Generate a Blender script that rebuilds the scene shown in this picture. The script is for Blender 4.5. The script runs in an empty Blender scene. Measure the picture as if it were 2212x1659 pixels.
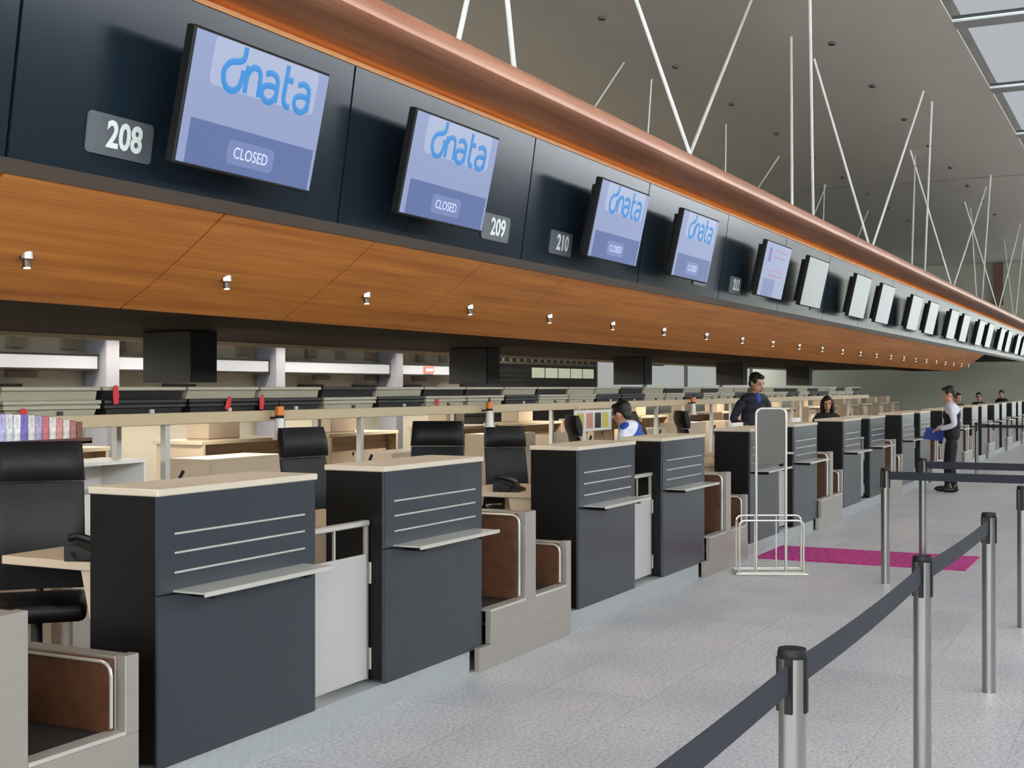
import bpy, bmesh, math, random
from mathutils import Vector, Matrix
random.seed(7)
R = math.radians
C = bpy.context.scene.collection
SC = bpy.context.scene
# ------------------------------------------------------------------ camera, world, exposure
YAW = 26.713
cam = bpy.data.cameras.new('camera'); co = bpy.data.objects.new('camera', cam); C.objects.link(co)
co.location = (0, 0, 1.7); co.rotation_euler = (R(90), 0, R(-90 + YAW))
cam.sensor_width = 36; cam.lens = 36 * 2780 / 2212; cam.shift_y = 6.5 / 2212; cam.clip_end = 300; cam.clip_start = .05
SC.camera = co
w = bpy.data.worlds.new('overcast_sky'); SC.world = w; w.use_nodes = True
bg = w.node_tree.nodes['Background']; bg.inputs[0].default_value = (.89, .95, 1.0, 1); bg.inputs[1].default_value = 15.0
SC.view_settings.view_transform = 'Standard'; SC.view_settings.look = 'None'
SC.view_settings.exposure = 0.0; SC.view_settings.gamma = 1; SC.view_settings.use_curve_mapping = False
MOD = 4.26                       # length of one check-in bay along the hall
NP = 11                          # bays

# ------------------------------------------------------------------ materials
MATS = {}
def lin(c): return tuple((v / 255 / 12.92 if v / 255 <= .04045 else ((v / 255 + .055) / 1.055) ** 2.4) for v in c)
def mat(name, rgb, rough=.5, metal=0, spec=.5, noise=0, scale=20, bump=0, emit=None, es=0, stretch=None, trans=0, alpha=1):
    """plain procedural material; noise varies the value of the base colour a little"""
    if name in MATS: return MATS[name]
    m = bpy.data.materials.new(name); m.use_nodes = True; nt = m.node_tree; b = nt.nodes['Principled BSDF']
    col = lin(rgb)
    b.inputs['Base Color'].default_value = (*col, 1); b.inputs['Roughness'].default_value = rough
    b.inputs['Metallic'].default_value = metal; b.inputs['Specular IOR Level'].default_value = spec
    b.inputs['Transmission Weight'].default_value = trans; b.inputs['Alpha'].default_value = alpha
    tc = nt.nodes.new('ShaderNodeTexCoord'); mp = nt.nodes.new('ShaderNodeMapping')
    nt.links.new(tc.outputs['Object'], mp.inputs[0])
    if stretch: mp.inputs['Scale'].default_value = stretch
    nz = nt.nodes.new('ShaderNodeTexNoise'); nz.inputs['Scale'].default_value = scale; nz.inputs['Detail'].default_value = 4
    nt.links.new(mp.outputs[0], nz.inputs['Vector'])
    if noise:
        rp = nt.nodes.new('ShaderNodeValToRGB')
        rp.color_ramp.elements[0].position = .3; rp.color_ramp.elements[1].position = .7
        rp.color_ramp.elements[0].color = (*[v * (1 - noise) for v in col], 1)
        rp.color_ramp.elements[1].color = (*[min(1, v * (1 + noise)) for v in col], 1)
        nt.links.new(nz.outputs['Fac'], rp.inputs[0]); nt.links.new(rp.outputs[0], b.inputs['Base Color'])
    if bump:
        bn = nt.nodes.new('ShaderNodeBump'); bn.inputs['Strength'].default_value = bump; bn.inputs['Distance'].default_value = .01
        nt.links.new(nz.outputs['Fac'], bn.inputs['Height']); nt.links.new(bn.outputs[0], b.inputs['Normal'])
    if emit:
        b.inputs['Emission Color'].default_value = (*lin(emit), 1); b.inputs['Emission Strength'].default_value = es
    MATS[name] = m
    return m
def mat_wood(name, a, b_, rough=.42, sc=1.0):
    m = bpy.data.materials.new(name); m.use_nodes = True; nt = m.node_tree; b = nt.nodes['Principled BSDF']
    b.inputs['Roughness'].default_value = rough
    tc = nt.nodes.new('ShaderNodeTexCoord'); mp = nt.nodes.new('ShaderNodeMapping')
    mp.inputs['Scale'].default_value = (.5 * sc, 14 * sc, 14 * sc)
    nz = nt.nodes.new('ShaderNodeTexNoise'); nz.inputs['Scale'].default_value = 1.0; nz.inputs['Detail'].default_value = 6; nz.inputs['Roughness'].default_value = .65
    m2 = nt.nodes.new('ShaderNodeMapping'); m2.inputs['Scale'].default_value = (1.6 * sc, 90 * sc, 90 * sc)
    n2 = nt.nodes.new('ShaderNodeTexNoise'); n2.inputs['Scale'].default_value = 1.0; n2.inputs['Detail'].default_value = 3
    ad = nt.nodes.new('ShaderNodeMath'); ad.operation = 'MULTIPLY_ADD'; ad.inputs[1].default_value = .35
    rp = nt.nodes.new('ShaderNodeValToRGB')
    rp.color_ramp.elements[0].position = .45; rp.color_ramp.elements[1].position = .88
    rp.color_ramp.elements[0].color = (*lin(a), 1); rp.color_ramp.elements[1].color = (*lin(b_), 1)
    L = nt.links.new
    L(tc.outputs['Object'], mp.inputs[0]); L(tc.outputs['Object'], m2.inputs[0]); L(mp.outputs[0], nz.inputs['Vector']); L(m2.outputs[0], n2.inputs['Vector'])
    L(n2.outputs['Fac'], ad.inputs[0]); L(nz.outputs['Fac'], ad.inputs[2]); L(ad.outputs[0], rp.inputs[0]); L(rp.outputs[0], b.inputs['Base Color'])
    MATS[name] = m
    return m
def mat_floor():
    m = bpy.data.materials.new('speckled_stone'); m.use_nodes = True; nt = m.node_tree; b = nt.nodes['Principled BSDF']; L = nt.links.new
    tc = nt.nodes.new('ShaderNodeTexCoord'); br = nt.nodes.new('ShaderNodeTexBrick')
    br.inputs['Scale'].default_value = 1; br.inputs['Brick Width'].default_value = 1.2; br.inputs['Row Height'].default_value = .62
    br.inputs['Mortar Size'].default_value = .004; br.inputs['Color1'].default_value = (.51, .505, .51, 1); br.inputs['Color2'].default_value = (.58, .575, .585, 1)
    br.inputs['Mortar'].default_value = (.42, .42, .44, 1); br.inputs['Bias'].default_value = .1
    sp = nt.nodes.new('ShaderNodeTexNoise'); sp.inputs['Scale'].default_value = 48; sp.inputs['Detail'].default_value = 5; sp.inputs['Roughness'].default_value = .8
    r1 = nt.nodes.new('ShaderNodeValToRGB'); r1.color_ramp.elements[0].position = .36; r1.color_ramp.elements[1].position = .56
    r1.color_ramp.elements[0].color = (.50, .50, .53, 1); r1.color_ramp.elements[1].color = (1.08, 1.07, 1.05, 1)
    bl = nt.nodes.new('ShaderNodeTexNoise'); bl.inputs['Scale'].default_value = 1.4; bl.inputs['Detail'].default_value = 5
    r2 = nt.nodes.new('ShaderNodeValToRGB'); r2.color_ramp.elements[0].position = .3; r2.color_ramp.elements[1].position = .65
    r2.color_ramp.elements[0].color = (.86, .87, .90, 1); r2.color_ramp.elements[1].color = (1.04, 1.02, 1.0, 1)
    for n in (br, sp, bl): L(tc.outputs['Object'], n.inputs['Vector'])
    L(sp.outputs['Fac'], r1.inputs[0]); L(bl.outputs['Fac'], r2.inputs[0])
    x1 = nt.nodes.new('ShaderNodeMixRGB'); x1.blend_type = 'MULTIPLY'; x1.inputs[0].default_value = 1
    x2 = nt.nodes.new('ShaderNodeMixRGB'); x2.blend_type = 'MULTIPLY'; x2.inputs[0].default_value = 1
    L(br.outputs['Color'], x1.inputs[1]); L(r1.outputs[0], x1.inputs[2]); L(x1.outputs[0], x2.inputs[1]); L(r2.outputs[0], x2.inputs[2])
    L(x2.outputs[0], b.inputs['Base Color']); b.inputs['Roughness'].default_value = .42
    return m
def mat_glass(name, tint):
    m = bpy.data.materials.new(name); m.use_nodes = True; nt = m.node_tree; nt.nodes.clear()
    o = nt.nodes.new('ShaderNodeOutputMaterial'); t = nt.nodes.new('ShaderNodeBsdfTransparent'); t.inputs[0].default_value = (*tint, 1)
    g = nt.nodes.new('ShaderNodeBsdfGlossy'); g.inputs['Roughness'].default_value = .15; g.inputs[0].default_value = (.5, .5, .5, 1)
    x = nt.nodes.new('ShaderNodeMixShader'); x.inputs[0].default_value = .05
    nt.links.new(t.outputs[0], x.inputs[1]); nt.links.new(g.outputs[0], x.inputs[2]); nt.links.new(x.outputs[0], o.inputs[0])
    return m
def mat_speckle(name, a, b_, scale=120, rough=.9):
    m = bpy.data.materials.new(name); m.use_nodes = True; nt = m.node_tree; b = nt.nodes['Principled BSDF']; L = nt.links.new
    tc = nt.nodes.new('ShaderNodeTexCoord'); nz = nt.nodes.new('ShaderNodeTexNoise'); nz.inputs['Scale'].default_value = scale; nz.inputs['Detail'].default_value = 2
    rp = nt.nodes.new('ShaderNodeValToRGB'); rp.color_ramp.elements[0].position = .42; rp.color_ramp.elements[1].position = .62
    rp.color_ramp.elements[0].color = (*lin(a), 1); rp.color_ramp.elements[1].color = (*lin(b_), 1)
    L(tc.outputs['Object'], nz.inputs['Vector']); L(nz.outputs['Fac'], rp.inputs[0]); L(rp.outputs[0], b.inputs['Base Color'])
    b.inputs['Roughness'].default_value = rough
    return m

M_floor = mat_floor()
M_ceil = mat('ceiling_plaster', (200, 195, 185), .75, noise=.03, scale=.6)
M_wall = mat('cream_wall', (205, 200, 182), .7, noise=.03, scale=1)
M_endwall = mat('grey_green_wall', (156, 156, 140), .7, noise=.04, scale=.8)
M_mull = mat('grey_beam', (150, 153, 152), .6)
M_sky = mat_glass('fritted_skylight_glass', (.19, .19, .19))
M_face = mat_glass('tinted_facade_glass', (.36, .36, .34))
M_win = mat_glass('window_glass', (.95, .95, .95))
M_fascia = mat('dark_blue_satin_panel', (25, 35, 43), .20, spec=.22)
M_bronze = mat('bronze_edge', (70, 58, 48), .4, spec=.5)
M_wood = mat_wood('amber_veneer', (150, 83, 30), (202, 132, 60), .45)
M_cornice = mat_wood('red_brown_veneer', (158, 98, 68), (200, 142, 110), .32)
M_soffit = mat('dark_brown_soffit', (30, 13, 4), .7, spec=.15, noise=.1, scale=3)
M_black = mat('satin_black', (14, 13, 13), .55, spec=.3)
M_colbox = mat('dark_grey_column', (44, 41, 38), .35, noise=.08, scale=2)
M_led = mat('amber_led', (255, 150, 40), .5, emit=(255, 170, 70), es=1.9)
M_counter = mat('blue_grey_laminate', (42, 48, 54), .27, spec=.4)
M_dark = mat('near_black_laminate', (11, 9, 8), .4, spec=.3, noise=.06, scale=3)
M_top = mat('cream_laminate', (196, 184, 164), .4, noise=.03, scale=4)
M_steel = mat('brushed_steel', (160, 153, 144), .42, metal=.5, noise=.03, scale=6, stretch=(1, 1, 8))
M_plinth = mat('stone_plinth', (150, 153, 152), .35, spec=.5, noise=.06, scale=30)
M_chrome = mat('polished_steel', (158, 156, 152), .25, metal=1.0)
M_alu = mat('light_metal', (205, 200, 190), .35, metal=.6)
M_walnut = mat_wood('walnut_lining', (66, 40, 25), (98, 62, 40), .45)
M_belt = mat('black_rubber_belt', (22, 21, 22), .7, noise=.2, scale=40, bump=.3)
M_gate = mat('frosted_white_panel', (174, 170, 166), .4, noise=.02, scale=2)
M_leather = mat('black_leather', (12, 10, 10), .45, spec=.22, bump=.12, scale=60)
M_plastic = mat('black_plastic', (14, 14, 15), .45)
M_beige = mat('beige_laminate', (196, 176, 150), .5, noise=.05, scale=3)
M_cream = mat('cream_metal', (206, 192, 164), .45, noise=.04, scale=5)
M_rail = mat('pale_ivory_rail', (192, 172, 136), .5, noise=.03, scale=3)
M_stafffloor = mat_wood('brown_floor_covering', (70, 46, 30), (96, 66, 44), .5)
M_carpet = mat_speckle('magenta_carpet', (140, 14, 84), (205, 48, 146), 45)
M_tape = mat('navy_webbing', (27, 28, 40), .75, noise=.1, scale=200)
M_rod = mat('white_rod', (222, 224, 218), .4)
M_scr = mat('screen_lavender', (60, 66, 80), .25, emit=(150, 163, 203), es=.80)
M_scr_band = mat('screen_blue_band', (40, 46, 60), .25, emit=(98, 116, 168), es=.82)
M_scr_plate = mat('screen_pale_plate', (60, 66, 80), .25, emit=(172, 182, 210), es=.88)
M_scr_grey = mat('screen_grey', (70, 74, 74), .25, emit=(150, 156, 160), es=.75)
M_logo = mat('logo_blue', (20, 80, 130), .4, emit=(28, 112, 172), es=.85)
M_logo2 = mat('logo_green', (60, 120, 60), .4, emit=(90, 170, 100), es=.9)
M_scr_text = mat('screen_text', (150, 155, 170), .4, emit=(172, 180, 208), es=.85)
M_sign = mat('grey_number_plate', (84, 88, 92), .5)
M_num = mat('pale_number', (214, 220, 214), .5)
M_tubc = mat('cream_plastic', (168, 160, 138), .45, noise=.04, scale=6)
M_tubk = mat('black_tub_plastic', (26, 24, 22), .5)
M_red = mat('red_tag', (206, 44, 48), .6)
M_orange = mat('orange_plastic', (214, 120, 26), .4)
M_white = mat('white_plastic', (222, 218, 210), .4)
M_strip = mat('light_strip', (130, 130, 134), .4, emit=(214, 215, 218), es=.6)
M_shop = mat('dark_shopfront', (66, 60, 52), .5, noise=.3, scale=3)
M_shopwin = mat('lit_shop_window', (210, 214, 190), .4, emit=(205, 210, 184), es=.6)
M_skin = mat('skin', (196, 146, 118), .55)
M_hair = mat('black_hair', (22, 17, 15), .55, noise=.2, scale=80, bump=.3)
M_lens = mat('lamp_lens', (255, 244, 220), .3, emit=(255, 238, 205), es=6)

# ------------------------------------------------------------------ mesh helpers
def bx(bm, x0, x1, y0, y1, z0, z1, bev=0, seg=1):
    r = bmesh.ops.create_cube(bm, size=1); vs = r['verts']
    for v in vs:
        v.co = Vector((x0 + (v.co.x + .5) * (x1 - x0), y0 + (v.co.y + .5) * (y1 - y0), z0 + (v.co.z + .5) * (z1 - z0)))
    if bev:
        es = list({e for v in vs for e in v.link_edges})
        bmesh.ops.bevel(bm, geom=es, offset=bev, segments=seg, affect='EDGES', profile=.5)
    return vs
def box(*a, **k):
    bm = bmesh.new(); bx(bm, *a, **k); return bm
def boxes(*rows, bev=0):
    bm = bmesh.new()
    for r in rows: bx(bm, *r, bev=bev)
    return bm
def cyl(bm, p0, p1, r0, r1=None, seg=16, cap=True):
    p0 = Vector(p0); p1 = Vector(p1); d = p1 - p0; r1 = r0 if r1 is None else r1
    M = Matrix.Translation((p0 + p1) / 2) @ d.to_track_quat('Z', 'Y').to_matrix().to_4x4()
    bmesh.ops.create_cone(bm, cap_ends=cap, segments=seg, radius1=r0, radius2=r1, depth=d.length, matrix=M)
def tube(bm, pts, r, seg=8, closed=False):
    """swept tube through a list of points"""
    pts = [Vector(p) for p in pts]; n = len(pts); rings = []
    up = Vector((0, 0, 1)); prev = None
    for i, p in enumerate(pts):
        a = pts[(i - 1) % n] if (closed or i) else p; b = pts[(i + 1) % n] if (closed or i < n - 1) else p
        t = (b - a).normalized()
        if prev is None: nrm = t.orthogonal().normalized()
        else: nrm = (prev - t * prev.dot(t)).normalized()
        prev = nrm; bn = t.cross(nrm)
        rings.append([bm.verts.new(p + (nrm * math.cos(2 * math.pi * k / seg) + bn * math.sin(2 * math.pi * k / seg)) * r) for k in range(seg)])
    m = n if closed else n - 1
    for i in range(m):
        A = rings[i]; B = rings[(i + 1) % n]
        for k in range(seg): bm.faces.new((A[k], A[(k + 1) % seg], B[(k + 1) % seg], B[k]))
    if not closed:
        bm.faces.new(rings[0][::-1]); bm.faces.new(rings[-1])
def arc(cx, cz, r, a0, a1, n=5):
    return [(cx + r * math.cos(R(a0 + (a1 - a0) * i / n)), cz + r * math.sin(R(a0 + (a1 - a0) * i / n))) for i in range(n + 1)]
def prism(bm, prof, axis, a0, a1):
    """extrude a closed 2D profile; axis 'x': profile is (y,z); axis 'y': profile is (x,z); axis 'z': profile is (x,y)"""
    def P(q, a):
        return {'x': (a, q[0], q[1]), 'y': (q[0], a, q[1]), 'z': (q[0], q[1], a)}[axis]
    A = [bm.verts.new(P(q, a0)) for q in prof]; B = [bm.verts.new(P(q, a1)) for q in prof]; n = len(prof)
    bm.faces.new(A); bm.faces.new(B[::-1])
    for i in range(n): bm.faces.new((A[i], B[i], B[(i + 1) % n], A[(i + 1) % n]))
    bmesh.ops.recalc_face_normals(bm, faces=bm.faces)
def rrect(x0, x1, z0, z1, r, n=4):
    return arc(x1 - r, z1 - r, r, 0, 90, n) + arc(x0 + r, z1 - r, r, 90, 180, n) + arc(x0 + r, z0 + r, r, 180, 270, n) + arc(x1 - r, z0 + r, r, 270, 360, n)
def obj(name, bm, m=None, parent=None, smooth=False, loc=None):
    me = bpy.data.meshes.new(name); bmesh.ops.recalc_face_normals(bm, faces=bm.faces); bm.to_mesh(me); bm.free()
    if smooth:
        for p in me.polygons: p.use_smooth = True
        try: me.set_sharp_from_angle(angle=R(40))
        except Exception: pass
    o = bpy.data.objects.new(name, me); C.objects.link(o)
    if m: me.materials.append(m)
    if parent: o.parent = parent
    if loc: o.location = loc
    return o
def tag(o, label, cat, group=None, kind=None):
    if label: o['label'] = label
    if cat: o['category'] = cat
    if group: o['group'] = group
    if kind: o['kind'] = kind
    return o
def thing(name, label, cat, loc=(0, 0, 0), rz=0, group=None):
    o = bpy.data.objects.new(name, None); C.objects.link(o); o.location = loc; o.rotation_euler = (0, 0, rz); o.empty_display_size = .1
    return tag(o, label, cat, group)
def struct(name, bm, m, **k):
    o = obj(name, bm, m, **k); o['kind'] = 'structure'; return o
KIDS = {}
def kids(o):
    return [c for c in o.children]
def dup(o, loc=None, rz=None, label=None, group=None, parent=None):
    c = o.copy(); C.objects.link(c)
    if parent: c.parent = parent
    if loc is not None: c.location = loc
    if rz is not None: c.rotation_euler = (0, 0, rz)
    if label: c['label'] = label
    if group: c['group'] = group
    for ch in kids(o): dup(ch, parent=c)
    return c
ORD = ['first', 'second', 'third', 'fourth', 'fifth', 'sixth', 'seventh', 'eighth', 'ninth', 'tenth', 'eleventh', 'twelfth', 'thirteenth', 'fourteenth', 'fifteenth',
       'sixteenth', 'seventeenth', 'eighteenth', 'nineteenth', 'twentieth', 'twenty-first', 'twenty-second', 'twenty-third', 'twenty-fourth', 'twenty-fifth', 'twenty-sixth',
       'twenty-seventh', 'twenty-eighth', 'twenty-ninth', 'thirtieth', 'thirty-first', 'thirty-second', 'thirty-third', 'thirty-fourth', 'thirty-fifth', 'thirty-sixth', 'thirty-seventh', 'thirty-eighth']
def ordn(i): return ORD[i]
def text_bm(s, size, extrude=.001, offset=0, sx=1.0):
    cu = bpy.data.curves.new('t', 'FONT'); cu.body = s; cu.size = size; cu.extrude = extrude; cu.offset = offset
    cu.align_x = 'CENTER'; cu.align_y = 'CENTER'; cu.resolution_u = 3
    o = bpy.data.objects.new('t', cu); C.objects.link(o)
    dg = bpy.context.evaluated_depsgraph_get(); me = bpy.data.meshes.new_from_object(o.evaluated_get(dg))
    bm = bmesh.new(); bm.from_mesh(me); bpy.data.objects.remove(o); bpy.data.curves.remove(cu); bpy.data.meshes.remove(me)
    for v in bm.verts: v.co.x *= sx
    return bm

# ------------------------------------------------------------------ the hall
CZ = 6.55; XE = 53.5; X0 = -8.0; YF = -9.0; YB = 15.0; SY = 2.46
struct('floor', box(X0, XE, YF, 8.3, -.2, 0), M_floor)
struct('floor_rear', box(X0, XE, 8.3, YB + 12, -.2, 0), mat('low_bounce_floor', (62, 60, 62), .9, noise=.1, scale=8))  # rear floor made dark to cut light bounced onto the ceiling
pan = 4.26; n_pan = 14
# ceiling slabs between the skylight bands (bays start so that the beams fall at X 17.9, 22.1, ...)
struct('ceiling', boxes((X0, XE, SY, YB + 12, CZ, CZ + .3), (X0, XE, YF, -3.2, CZ, CZ + .3)), M_ceil)
struct('trim_1', box(30.95 + .5, 30.95 + .54, SY, 9.04, CZ - .012, CZ), mat('ceiling_joint', (120, 116, 108), .8))
k = 0
for i in range(15):
    xb = 18.1 - 6 * MOD + i * MOD
    if xb > XE: break
    struct('trim_%d' % (i + 2), box(xb - .19, xb + .19, -3.2, SY, CZ - .005, CZ + .08), M_mull)
    k += 1; wd = struct('window_%d' % k, box(xb + .21, min(xb + MOD - .21, XE), -3.2, SY, CZ + .03, CZ + .045), M_sky)
# end wall with a brown post near its top, low wall and clear windows on the public side
struct('wall_end', boxes((XE, XE + .3, 3.0, YB + 12, 0, CZ + .3), (XE, XE + .3, YF, 3.0, 0, .4), (XE, XE + .3, YF, 3.0, CZ - .3, CZ + .3)), M_endwall)
for i in range(5):
    k += 1; g = struct('window_%d' % k, box(XE + .12, XE + .14, YF + 2.4 * i, YF + 2.4 * i + 2.3, .4, CZ - .3), M_face)
    obj('window_frame', box(XE + .05, XE + .2, YF + 2.4 * i + 2.3, YF + 2.4 * i + 2.4, .4, CZ - .3), M_mull, g)
obj_post = struct('trim_40', boxes((XE - .25, XE, 5.45, 5.8, 4.9, CZ - .02)), M_walnut)
struct('wall_public_side', box(X0, XE, YF - .3, YF, 0, 4.7), mat('grey_blue_wall', (112, 120, 128), .7))
for i in range(12):
    xa = X0 + i * 5.1
    k += 1; g = struct('window_%d' % k, box(xa + .1, xa + 5.0, YF - .16, YF - .14, 4.7, CZ), M_win)
    fr = obj('window_frame', boxes((xa + 5.0, xa + 5.2, YF - .3, YF, 4.7, CZ), (xa + .1, xa + 5.0, YF - .22, YF - .08, 5.6, 5.7)), M_mull, g)
struct('wall_near', box(X0 - .3, X0, YF, YB, 0, 3.2), M_endwall)
struct('wall_back', box(X0, 27.0, YB, YB + .3, 0, CZ + .3), M_wall)

# unseen lamps added in the rear hall to brighten its far wall
M_added_wash = mat('added_wash_panel', (240, 236, 226), .5, emit=(255, 244, 226), es=70)
for i in range(5):
    t = thing('added_wash_lamp', 'unseen long lamp added to light the far wall, %s from the left' % ORD[i], 'added lamp', (4.0 + 4.9 * i, 13.7, 3.3), 0, 'unseen lamps added to light the far wall')
    obj('diffuser', box(0, 3.2, 0, .5, 0, .02), M_added_wash, t); obj('housing', box(-.02, 3.22, -.02, .52, .02, .08), M_mull, t)
    [obj('suspension', box(a, a + .02, .24, .26, .08, CZ - 3.3), M_rod, t) for a in (.3, 2.9)]

# ------------------------------------------------------------------ ceiling fixtures (small dark dots)
M_dot = mat('dark_fixture', (70, 66, 60), .6)
def dot(x, y, label, first=[None]):
    if first[0] is None:
        bm = bmesh.new(); cyl(bm, (0, 0, -.035), (0, 0, 0), .05, .055, 14)
        o = obj('ceiling_spotlight', bm, M_dot); first[0] = o
        i = bmesh.new(); cyl(i, (0, 0, -.04), (0, 0, -.034), .035, .035, 12); obj('lens', i, M_black, o)
        tag(o, label, 'ceiling light', 'small dark ceiling spotlights'); o.location = (x, y, CZ); return o
    return dup(first[0], (x, y, CZ), label=label)
for r_, (yy, xs) in enumerate([(6.53, [15.6 + 2.87 * q for q in range(0, 9)]), (4.12, [18.2 + 2.87 * q for q in range(0, 8)])]):
    for q, xx in enumerate(xs):
        dot(xx, yy, 'small dark ceiling spotlight, %s in the %s row' % (ordn(q), ['row above the wooden cornice', 'row nearer the skylights'][r_].replace('row ', '') if False else ['farther', 'nearer'][r_]) + ' of the ceiling')

# ------------------------------------------------------------------ the suspended canopy
CX0, CX1 = -1.0, 50.0
FB = (3.82, 2.553); FT = (3.705, 3.37)          # fascia bottom / top in (y, z)
WF = (3.86, 2.50); WB = (4.50, 2.08); WE = 33.6
canopy = thing('canopy', 'long suspended check-in canopy with dark fascia, amber wood underside and brown cornice', 'canopy', (0, 0, 0))
seams = [1.27 + 2.15 * i for i in range(24)]
edges = [CX0] + seams + [CX1]
for a, b in zip(edges[:-1], edges[1:]):
    if b > CX1: b = CX1
    if b - a < .1: continue
    bm = bmesh.new(); g = .008
    prism(bm, [(FB[0], FB[1]), (FB[0] + .04, FB[1]), (FT[0] + .04, FT[1]), FT], 'x', a + g, b - g)
    obj('fascia_panel', bm, M_fascia, canopy)
bm = bmesh.new(); prism(bm, [(FB[0] + .05, FB[1] + .03), (FB[0] + .09, FB[1]), (FT[0] + .09, FT[1] - .02), (FT[0] + .05, FT[1] - .02)], 'x', CX0, CX1)
obj('fascia_backing', bm, M_black, canopy)
bm = bmesh.new(); prism(bm, [(FB[0] - .004, FB[1] - .001), (FB[0] + .05, FB[1] - .001), (WF[0] + .03, WF[1]), (WF[0] - .012, WF[1])], 'x', CX0, CX1)
obj('bronze_edge', bm, M_bronze, canopy)
# wooden underside: gently curved panels
def belly(t):
    y = WF[0] + (WB[0] - WF[0]) * t; z = WF[1] + (WB[1] - WF[1]) * t - .018 * math.sin(math.pi * t); return (y, z)
prof = [belly(i / 10) for i in range(11)]
nrm = Vector((WB[1] - WF[1], -(WB[0] - WF[0]))).normalized()
prof2 = [(y - nrm.x * .03, z - nrm.y * .03) for y, z in prof[::-1]]
wseams = [4.72 - 1.28 * 4 + 1.28 * i for i in range(40)]
wedges = [w_ for w_ in wseams if CX0 - .1 < w_ < WE - .6] + [WE]
for a, b in zip(wedges[:-1], wedges[1:]):
    bm = bmesh.new(); prism(bm, prof + prof2, 'x', a + .006, b - .006); obj('wood_panel', bm, M_wood, canopy, smooth=True)
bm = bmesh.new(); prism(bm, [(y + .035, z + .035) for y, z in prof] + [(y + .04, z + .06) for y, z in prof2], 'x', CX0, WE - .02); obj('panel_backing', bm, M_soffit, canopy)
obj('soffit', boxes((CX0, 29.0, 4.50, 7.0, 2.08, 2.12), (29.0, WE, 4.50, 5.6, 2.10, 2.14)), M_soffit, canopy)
bm = bmesh.new(); prism(bm, [(7.0, 2.08), (7.66, 2.50), (7.66, 2.54), (7.0, 2.12)], 'x', CX0, 29.0); obj('rear_wood_underside', bm, M_wood, canopy)
obj('rear_fascia', box(CX0, CX1, 7.66, 7.72, 2.5, 3.4), M_fascia, canopy)
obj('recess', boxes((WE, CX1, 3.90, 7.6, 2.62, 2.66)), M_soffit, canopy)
# cornice: concave glowing underside, rounded lip, roof
bm = bmesh.new()
und = [(3.80, 3.40), (3.76, 3.42), (3.66, 3.425), (3.55, 3.43), (3.45, 3.44), (3.37, 3.455)]
lip = [(3.345, 3.47), (3.338, 3.50), (3.345, 3.535), (3.362, 3.565), (3.39, 3.585)]
top = [(3.6, 3.66), (3.85, 3.74), (3.85, 3.66), (3.80, 3.60)]
prism(bm, und + lip + top, 'x', CX0, CX1)
obj('cornice', bm, M_cornice, canopy, smooth=True)
obj('roof', box(CX0, CX1, 3.84, 7.7, 3.68, 3.74), M_soffit, canopy)
bm = bmesh.new(); prism(bm, [(FT[0] - .006, FT[1] - .012), (FT[0] + .05, FT[1] - .012), (FT[0] + .05, FT[1] + .012), (FT[0] - .006, FT[1] + .012)], 'x', CX0, CX1); obj('top_edge', bm, mat('tan_edge', (196, 134, 74), .5), canopy)
obj('rear_edge', box(CX0, 29.0, 6.98, 7.02, 2.05, 2.08), M_cream, canopy)
obj('led_strip', box(CX0, CX1, 3.765, 3.785, 3.355, 3.38), M_led, canopy)
# cable-end fittings and downlights under the belly
def make_down():
    t = thing('downlight', '', 'downlight', (0, 0, 0), 0, 'small chrome downlights along the wood underside')
    bm = bmesh.new(); cyl(bm, (0, 0, .02), (0, 0, -.012), .028, .03, 14); obj('housing', bm, M_chrome, t)
    bm = bmesh.new(); cyl(bm, (0, 0, -.012), (.0, -.006, -.05), .014, .02, 12); obj('lamp_head', bm, M_chrome, t, smooth=True)
    bm = bmesh.new(); cyl(bm, (0, -.006, -.0505), (0, -.006, -.053), .014, .014, 10); obj('lens', bm, M_lens, t)
    return t
DY, DZ = 4.22, belly((4.22 - 3.86) / .64)[1]
d0 = make_down()
for i in range(24):
    x = 3.88 + 1.285 * i
    lab = 'chrome downlight under the wooden canopy, %s from the left' % ordn(i)
    if i == 0: d0.location = (x, DY, DZ); d0['label'] = lab
    else: dup(d0, (x, DY, DZ), label=lab)
def lamp_spot(x, y, z, e, size=115, tilt=0):
    l = bpy.data.lights.new('downlight_beam', 'SPOT'); l.energy = e; l.spot_size = R(size); l.spot_blend = .7; l.shadow_soft_size = .03; l.color = (1, .86, .66)
    o = bpy.data.objects.new('downlight_beam', l); C.objects.link(o); o.location = (x, y, z); o.rotation_euler = (tilt, 0, 0); return o
for i in range(0, 24):
    lamp_spot(3.88 + 1.285 * i, DY, DZ - .07, 16)
for i in range(0, 8):
    lamp_spot(4.3 + 2 * 1.92 * i, 6.75, 2.05, 120, 145).data.color = (1, .93, .82)          # the same lamps on the rear underside

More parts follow.
